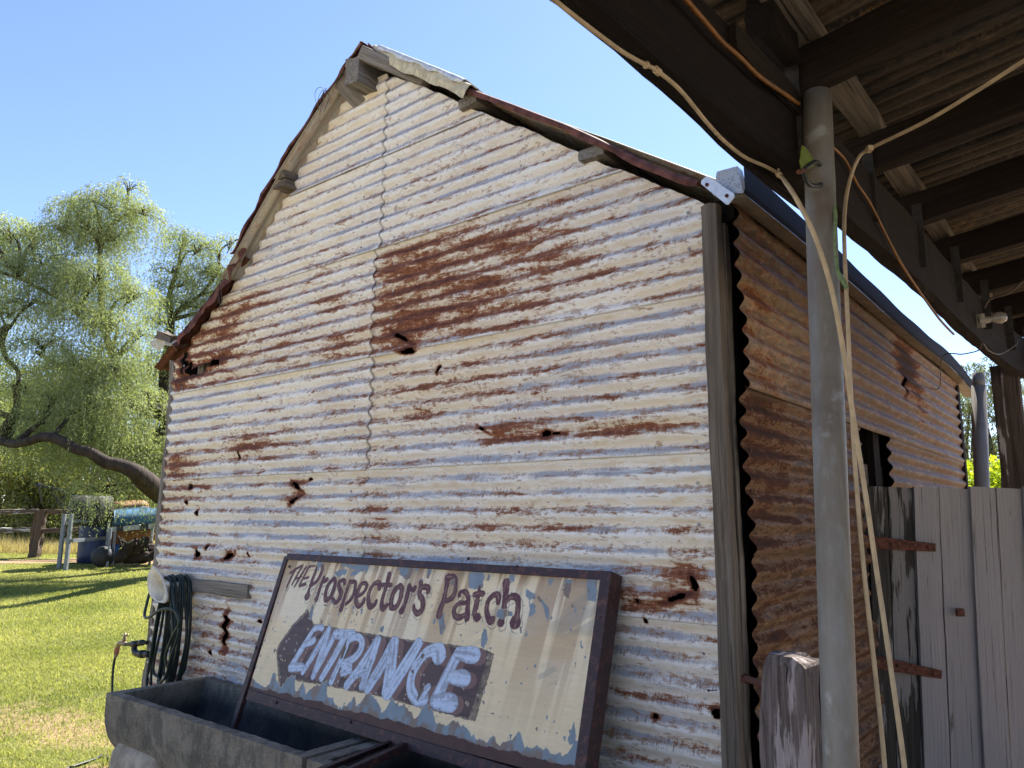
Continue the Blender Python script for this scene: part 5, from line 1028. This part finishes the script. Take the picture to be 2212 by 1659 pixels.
timber('rail', Pd(232, 1144, 16.9), Pd(251, 1143, 17.0), .10, .06, UP, MWH, st_, jit=.001); timber('rail', Pd(251, 1143, 17.0), Pd(268, 1142, 17.0), .09, .05, UP, M_BLACK, st_, jit=.001)
timber('rail', Pd(268, 1142, 17.0), Pd(303, 1138, 17.0), .11, .06, UP, MWH, st_, jit=.001); timber('rail', Pd(303, 1139, 17.0), Pd(322, 1137, 17.0), .09, .05, UP, M_BLACK, st_, jit=.001); timber('rail', Pd(322, 1137, 17.0), Pd(355, 1134, 17.0), .11, .06, UP, MWH, st_, jit=.001)
M_BARK = wood('pepper_tree_bark', (.060, .043, .032), (.018, .013, .010), .8, bumpd=.05, gs=.22)
rd = random.Random(12)
for k, (x0, y0, x1, y1, r_, lab) in enumerate(((246, 1209, 292, 1172, .10, 'dark fallen branch with its butt nearest the ball'), (262, 1196, 318, 1168, .13, 'thick dark log leaning up in the wood heap'), (270, 1208, 345, 1192, .12, 'dark log lying along the bottom of the wood heap'), (285, 1190, 350, 1180, .14, 'dark log across the middle of the wood heap'), (300, 1205, 352, 1200, .11, 'dark log at the right foot of the wood heap'))):
    a, b = Pd(x0, y0, 16.4+.2*k), Pd(x1, y1, 16.6+.25*k); a.z = max(a.z, tz(a.x, a.y)+r_*.8); b.z = max(b.z, tz(b.x, b.y)+r_*.8)
    pts = [a+(b-a)*f+Vector((rd.uniform(-.05, .05), 0, rd.uniform(-.06, .06))) for f in (0, .25, .5, .75, 1)]
    mb = MB().tube(pts, [r_, r_*1.05, r_*.95, r_*.85, r_*.7], 9)
    for q in range(3): p = pts[1+q]; mb.tube([p, p+Vector((rd.uniform(-.3, .3), rd.uniform(-.2, .1), rd.uniform(.1, .35)))], [r_*.4, r_*.2], 6, False)
    tag(mb.build('fallen_log', M_BARK), lab, 'log', 'dark logs heaped by the shed')
bm_ = thing('windmill_boom', Pd(120, 1060, 18.5), 'dark iron boom with wire stays pointing up left above the fence', 'boom')
MB().tube([Pd(82, 1048, 18.5), Pd(128, 1058, 18.5), Pd(152, 1068, 18.5), Pd(200, 1070, 18.5)], .035, 6).tube([Pd(79, 1048, 18.5), Pd(86, 1048, 18.5)], .07, 6, False).build('boom_arm', M_BLACK, bm_)
for a, b in (((109, 1058), (144, 1112)), ((109, 1058), (142, 1098)), ((140, 1067), (112, 1097)), ((141, 1068), (133, 1092)), ((84, 1052), (90, 1086))): MB().tube([Pd(*a, 18.5), Pd(*b, 18.5)], .014, 5, False).build('stay', M_BLACK, bm_)
# ================================================================== TREES
def leaves(P, Dr, L, Wd, name, mat, parent, rnd):
    """rhombus leaves: base P, direction Dr (unit), length L, width Wd"""
    n = len(P); side = np.cross(Dr, rng.normal(size=(n, 3))); side /= np.linalg.norm(side, axis=1)[:, None]+1e-9
    V = np.empty((n, 4, 3)); m = P+Dr*(L*.45)[:, None]; V[:, 0] = P; V[:, 1] = m-side*(Wd/2)[:, None]; V[:, 2] = P+Dr*L[:, None]; V[:, 3] = m+side*(Wd/2)[:, None]
    return mesh(name, V.reshape(-1, 3), np.arange(n*4).reshape(n, 4), mat, parent, None, False, {'rnd': np.repeat(rnd, 4)})
def weeping(clumps, dens=1., slen=(.6, 1.7), step=.055, lf=(.085, .020)):
    Ps, Ds, Rn, starts = [], [], [], []
    for c, r, k in clumps:
        ns = int(260*dens*k*(r/.8)**2); u = rng.normal(size=(ns, 3)); u /= np.linalg.norm(u, axis=1)[:, None]; u[:, 2] = np.abs(u[:, 2])*1.0-.25
        rr = r*rng.uniform(.35, 1.0, ns)**.6; st = np.array(c)+u*rr[:, None]*np.array((1, 1, .75)); starts.append((np.array(c), st[::9]))
        out = u.copy(); out[:, 2] = .15; out /= np.linalg.norm(out, axis=1)[:, None]; ln = rng.uniform(*slen, ns)*min(1.2, .55+.5*r); hz = rng.uniform(.08, .30, ns); cr_ = rng.uniform(0, 1)
        sway = rng.normal(0, .10, (ns, 3)); ms = int(max(ln)/step)
        for j in range(ms):
            s = j*step; a = s < ln; sj = s; x = out[a]*(hz[a]*(1-np.exp(-sj/.22)))[:, None]; x[:, 2] += .10*(1-np.exp(-sj/.12))-np.maximum(0, sj-.10)*.92
            x += sway[a]*sj**1.2; p = st[a]+x+rng.normal(0, .012, (a.sum(), 3)); d = rng.normal(0, .55, (a.sum(), 3)); d[:, 2] -= .75; d += out[a]*.25; d /= np.linalg.norm(d, axis=1)[:, None]
            Ps.append(p); Ds.append(d); Rn.append(np.clip(cr_*.35+rng.uniform(0, .5, a.sum())+.25*(s < .25), 0, 1))
    P = np.vstack(Ps); return P, np.vstack(Ds), np.concatenate(Rn), starts
def limbs(name, segs, starts, skel, parent, tw=1.):
    mb = MB()
    for pts, r in segs: mb.tube(pts, r, 10)
    sk = [Vector(p) for pts, r in segs for p in crom(list(pts), None, 4)[0]]
    rd = random.Random(3)
    for c, st in starts:
        c = Vector(c); q = min(sk, key=lambda s: (s-c).length+max(0, s.z-c.z)*2); mid = (q+c)/2+Vector((rd.uniform(-.15, .15), rd.uniform(-.15, .15), .1+(c-q).length*.08))
        L = (c-q).length; mb.tube([q, mid, c], [.02+.022*L, .016+.010*L, .014], 6)
        for p in st[:int(14*tw)]:
            p = Vector(p); mb.tube([c+(q-c)*rd.uniform(0, .35), (c+p)/2+Vector((0, 0, .08)), p], [.012, .008, .004], 4)
    return mb.build(name, M_BARK, parent, True)
M_PEPPER = leafmat('pepper_tree_leaves', (.105, .135, .07), (.36, .40, .20), .45)
def CL(L): return [(Pd(x, y, D), r/1640*D, k) for x, y, r, D, k in L]
# the big weeping pepper tree behind the left end of the shed
T1 = CL([(190, 490, 60, 15.3, .8), (250, 520, 50, 15.1, .6), (100, 570, 60, 14.8, .8), (170, 620, 60, 14.6, .8), (20, 680, 55, 14.6, .6), (260, 760, 50, 14.2, .7), (200, 830, 60, 13.8, .8), (150, 920, 60, 14.2, .8), (70, 910, 50, 14.6, .6), (210, 930, 50, 14.2, .7), (280, 960, 45, 14.6, .7), (235, 450, 78, 15, 1), (160, 455, 50, 15.2, .8), (310, 465, 50, 14.8, .8), (210, 520, 50, 15.6, .7), (280, 410, 40, 15.3, .6), (130, 500, 45, 15, .8),
 (20, 500, 60, 15, 1), (80, 520, 50, 15.5, .8), (-50, 520, 70, 15, 1), (20, 580, 60, 14.4, 1), (-40, 620, 60, 15, .8),
 (215, 600, 75, 14.0, 1), (130, 600, 60, 14.4, 1), (290, 640, 50, 14.2, .9), (165, 680, 60, 13.8, 1), (60, 660, 55, 14.2, .8), (240, 700, 55, 13.6, 1),
 (90, 750, 60, 14.2, .9), (160, 790, 65, 13.6, 1), (240, 800, 60, 13.6, 1), (300, 730, 38, 14, .6), (60, 850, 55, 14.6, .8), (120, 870, 60, 13.8, 1), (200, 880, 65, 13.6, 1), (270, 880, 50, 14, .8),
 (320, 860, 40, 14.6, .7), (100, 940, 50, 14.6, .8), (170, 960, 55, 14.2, .8), (240, 960, 50, 14.4, .8), (310, 960, 50, 14.8, .9), (350, 900, 40, 15.4, .8), (30, 930, 45, 15.5, .5),
 (300, 1030, 34, 15.3, .6), (352, 1085, 26, 15.6, 1.0), (180, 1060, 32, 15.9, .6), (225, 1065, 34, 15.9, .7), (350, 1000, 40, 15.4, .8), (-40, 760, 60, 14.5, .7), (-60, 880, 70, 15, .8)])
tb = Pd(415, 1200, 15.6); tree = thing('pepper_tree', Vector((tb.x, tb.y, tz(tb.x, tb.y))), 'large weeping pepper tree whose twisted limbs reach left from behind the shed', 'tree')
P_, D_, R_n, st_ = weeping(T1, 2.5)
nl_ = len(P_); leaves(P_, D_, rng.uniform(.05, .09, nl_), rng.uniform(.011, .018, nl_), 'crown', M_PEPPER, tree, R_n)
pl = lambda L: ([Pd(x, y, D) for x, y, D, r in L], [r for x, y, D, r in L])
tb0 = Vector((tb.x, tb.y, tz(tb.x, tb.y)-.05))
LM = [([tb0, Pd(410, 1120, 15.6), Pd(400, 1090, 15.5)], [.42, .34, .30]),
 pl([(400, 1100, 15.2, .24), (352, 1068, 14.2, .20), (318, 1042, 13.6, .19), (292, 1020, 13.2, .14), (262, 1006, 13.1, .12), (228, 998, 13.0, .11), (196, 978, 12.9, .095), (165, 970, 12.9, .09), (130, 951, 12.9, .09), (95, 944, 13.0, .08), (55, 955, 13.2, .075), (20, 958, 13.6, .075), (-30, 940, 14, .07)]),
 pl([(20, 960, 14.5, .10), (12, 930, 14.4, .10), (30, 900, 14.4, .09), (38, 870, 14.4, .07), (30, 830, 14.3, .05)]), pl([(30, 900, 14.4, .07), (5, 895, 14.4, .06), (-20, 880, 14.4, .05)]),
 pl([(402, 1090, 15.5, .28), (400, 1000, 15.4, .24), (385, 925, 15.3, .20), (350, 890, 15.2, .17), (315, 885, 15.1, .15), (290, 865, 15.0, .12), (270, 820, 14.8, .10), (240, 760, 14.7, .075), (222, 680, 14.8, .06), (216, 560, 15.0, .05), (218, 520, 15.1, .045)]),
 pl([(218, 535, 15.1, .055), (200, 500, 15.1, .045), (170, 470, 15.1, .03)]), pl([(218, 530, 15.1, .055), (235, 495, 15.1, .04), (262, 470, 15.1, .03), (300, 455, 15, .02)]), pl([(218, 525, 15.1, .05), (216, 480, 15.1, .03), (200, 430, 15.1, .02)]),
 pl([(292, 1018, 15.1, .13), (300, 985, 15.2, .12), (325, 960, 15.3, .11), (350, 930, 15.4, .11), (385, 900, 15.4, .11)]),
 pl([(270, 820, 14.8, .08), (200, 800, 14.4, .06), (130, 790, 14.3, .05), (80, 760, 14.3, .04)]), pl([(222, 690, 14.8, .06), (170, 660, 14.5, .05), (120, 640, 14.4, .04), (40, 600, 14.6, .03)]),
 pl([(-30, 760, 14.4, .09), (8, 712, 14.4, .07), (22, 706, 14.4, .05)]), pl([(15, 708, 14.4, .05), (5, 740, 14.4, .05), (15, 775, 14.4, .04), (38, 800, 14.4, .04), (40, 830, 14.3, .04)])]
limbs('trunk', LM, st_, None, tree, 1.)
print('pepper leaves', nl_)
T2_ = CL([(430, 540, 45, 17, .8), (390, 620, 45, 17, .8), (500, 640, 45, 17.2, .8), (360, 660, 40, 17.2, .6), (460, 740, 45, 17.2, .8), (400, 520, 48, 17, .9), (440, 590, 42, 17, .8), (500, 525, 34, 17.2, .8), (480, 600, 45, 17, 1), (370, 590, 40, 17.2, .8), (400, 660, 50, 16.8, .9), (470, 680, 45, 17, .9), (340, 700, 40, 17.2, .7), (360, 780, 45, 17, .8), (420, 760, 45, 17, .8), (350, 850, 40, 17.4, .9), (520, 600, 40, 17.4, .9), (540, 700, 50, 17.5, .8)])
b2 = Pd(430, 1190, 17.5); tr2 = thing('pepper_tree', Vector((b2.x, b2.y, tz(b2.x, b2.y))), 'slimmer pepper tree rising directly behind the shed\'s left eave', 'tree')
P_, D_, R_n, st_ = weeping(T2_, 2.1); nl_ = len(P_); leaves(P_, D_, rng.uniform(.055, .10, nl_), rng.uniform(.012, .020, nl_), 'crown', M_PEPPER, tr2, R_n)
limbs('trunk', [([Vector((b2.x, b2.y, tz(b2.x, b2.y))), Pd(400, 950, 17.2), Pd(356, 850, 17.1), Pd(362, 760, 17), Pd(370, 700, 17), Pd(366, 640, 17), Pd(385, 580, 17)], [.24, .17, .12, .10, .08, .06, .04]), pl([(368, 705, 17, .07), (385, 670, 17, .05), (430, 640, 17, .04), (470, 590, 17, .03)]), pl([(356, 850, 17.1, .09), (330, 870, 17.2, .08), (300, 880, 17.2, .07)])], st_, None, tr2, 1.)
# scrub beyond the fence: bushy trees with pale leaning stems
def bushy(name, base, h, wd, col, label, cat='tree', n=9000, lf=(.10, .03), grp='scrub trees beyond the fence', low=.12, stems=5, sd=0, bark=M_BARK, cl=26, droop=.3):
    rt = thing(name, base, label, cat, grp); rs = np.random.default_rng(sd+100); rd = random.Random(sd)
    cs = []
    for i in range(cl):
        f = rs.uniform(low, 1); rr = wd/2*math.sqrt(max(.05, 1-((f-.5)/.62)**2)); a = rs.uniform(0, 6.28); q = rr*rs.uniform(.3, 1)
        cs.append((base+Vector((math.cos(a)*q, math.sin(a)*q, h*f)), rs.uniform(.14, .24)*wd))
    k = n//cl; Ps = []
    for c, r in cs:
        u = rs.normal(size=(k, 3)); u /= np.linalg.norm(u, axis=1)[:, None]; Ps.append(np.array(c)+u*(r*rs.uniform(.3, 1.05, k)**.5)[:, None]*np.array((1, 1, .75)))
    P = np.vstack(Ps); m = len(P); D = rs.normal(size=(m, 3)); D[:, 2] -= droop*2; D /= np.linalg.norm(D, axis=1)[:, None]
    cl_r = np.repeat(rs.uniform(0, .5, cl), k)
    leaves(P, D, rs.uniform(.6, 1.3, m)*lf[0], rs.uniform(.7, 1.3, m)*lf[1], 'crown', col, rt, np.clip(cl_r+rs.uniform(0, .5, m), 0, 1))
    mb = MB()
    for i in range(stems):
        c, r = cs[rd.randrange(cl)]; b = base+Vector((rd.uniform(-.12, .12)*wd, rd.uniform(-.1, .1)*wd, -.05)); m_ = (b+c)/2+Vector((rd.uniform(-.1, .1)*wd, 0, 0)); mb.tube([b, m_, c], [.018*h, .012*h, .006*h], 7)
    mb.build('trunk', bark, rt, True); return rt
M_SC = [leafmat('olive_scrub', (.055, .075, .025), (.19, .19, .07), .4), leafmat('yellow_scrub', (.09, .11, .03), (.28, .27, .085), .45), leafmat('grey_green_scrub', (.06, .08, .045), (.17, .19, .11), .4)]
M_PBARK = wood('pale_bark', (.34, .27, .20), (.16, .11, .08), .3, gs=.3)
SC = [(-130, 26, 5.5, 5, 0, 'olive tree beyond the fence, off the left edge'), (-40, 24, 4.6, 4, 1, 'yellowish scrub tree beyond the fence nearest the left edge'), (40, 27, 6.2, 4.6, 0, 'tall olive scrub tree beyond the fence post'), (95, 23.5, 3.4, 3, 1, 'low yellow green bush just right of the fence post'), (130, 28, 6.5, 5, 2, 'grey green tree far behind the iron boom'),
      (185, 25, 4.6, 4, 1, 'yellowish scrub tree behind the rust blotched drum'), (235, 29, 7.0, 5, 0, 'tall olive tree far behind the drum'), (290, 26, 5.2, 4.4, 1, 'yellowish scrub tree behind the boats'), (345, 28, 6.5, 5, 2, 'grey green tree seen beside the shed wall'), (10, 31, 7.5, 6, 2, 'hazy grey green tree at the far left')]
for i, (x, D, h, wd, m, lab) in enumerate(SC):
    p = Pd(x, 1150, D); bushy('scrub_tree', Vector((p.x, p.y, tz(p.x, p.y)-.1)), h, wd, M_SC[m], lab, n=15000, lf=(.13, .045), low=.06, stems=7, sd=i, bark=M_PBARK, cl=34)
# right background
p = Pd(2100, 1100, 24); bushy('gum_tree', Vector((p.x, p.y, .5)), 5.0, 2.6, M_SC[2], 'grey green gum tree between the shed corner and the far pipe post', n=5000, lf=(.16, .035), sd=40, grp=None, low=.3, droop=.8)
p = Pd(2178, 1100, 23); bushy('gum_tree', Vector((p.x, p.y, .5)), 6.0, 2.4, M_SC[2], 'taller gum tree between the far pipe post and the timber post', n=5000, lf=(.16, .035), sd=41, grp=None, low=.3, droop=.8)
M_LIME = leafmat('lime_leaves', (.16, .24, .015), (.42, .46, .03), .5)
p = Pd(2125, 1100, 13); bushy('lime_bush', Vector((p.x, p.y, .3)), 2.15, 2.0, M_LIME, 'bright yellow green bush behind the gate', 'bush', n=9000, lf=(.10, .05), sd=42, grp=None, low=.2, droop=.2)
for i, (x, D, h) in enumerate(((2230, 26, 6),)):
    p = Pd(x, 1100, D); bushy('gum_tree', Vector((p.x, p.y, .5)), h, 5, M_SC[2], ['gum tree behind the right timber post', 'gum tree hidden behind the shed end', 'gum tree hidden behind the middle of the shed'][i], n=5000, lf=(.16, .04), sd=50+i, grp=None, low=.15)
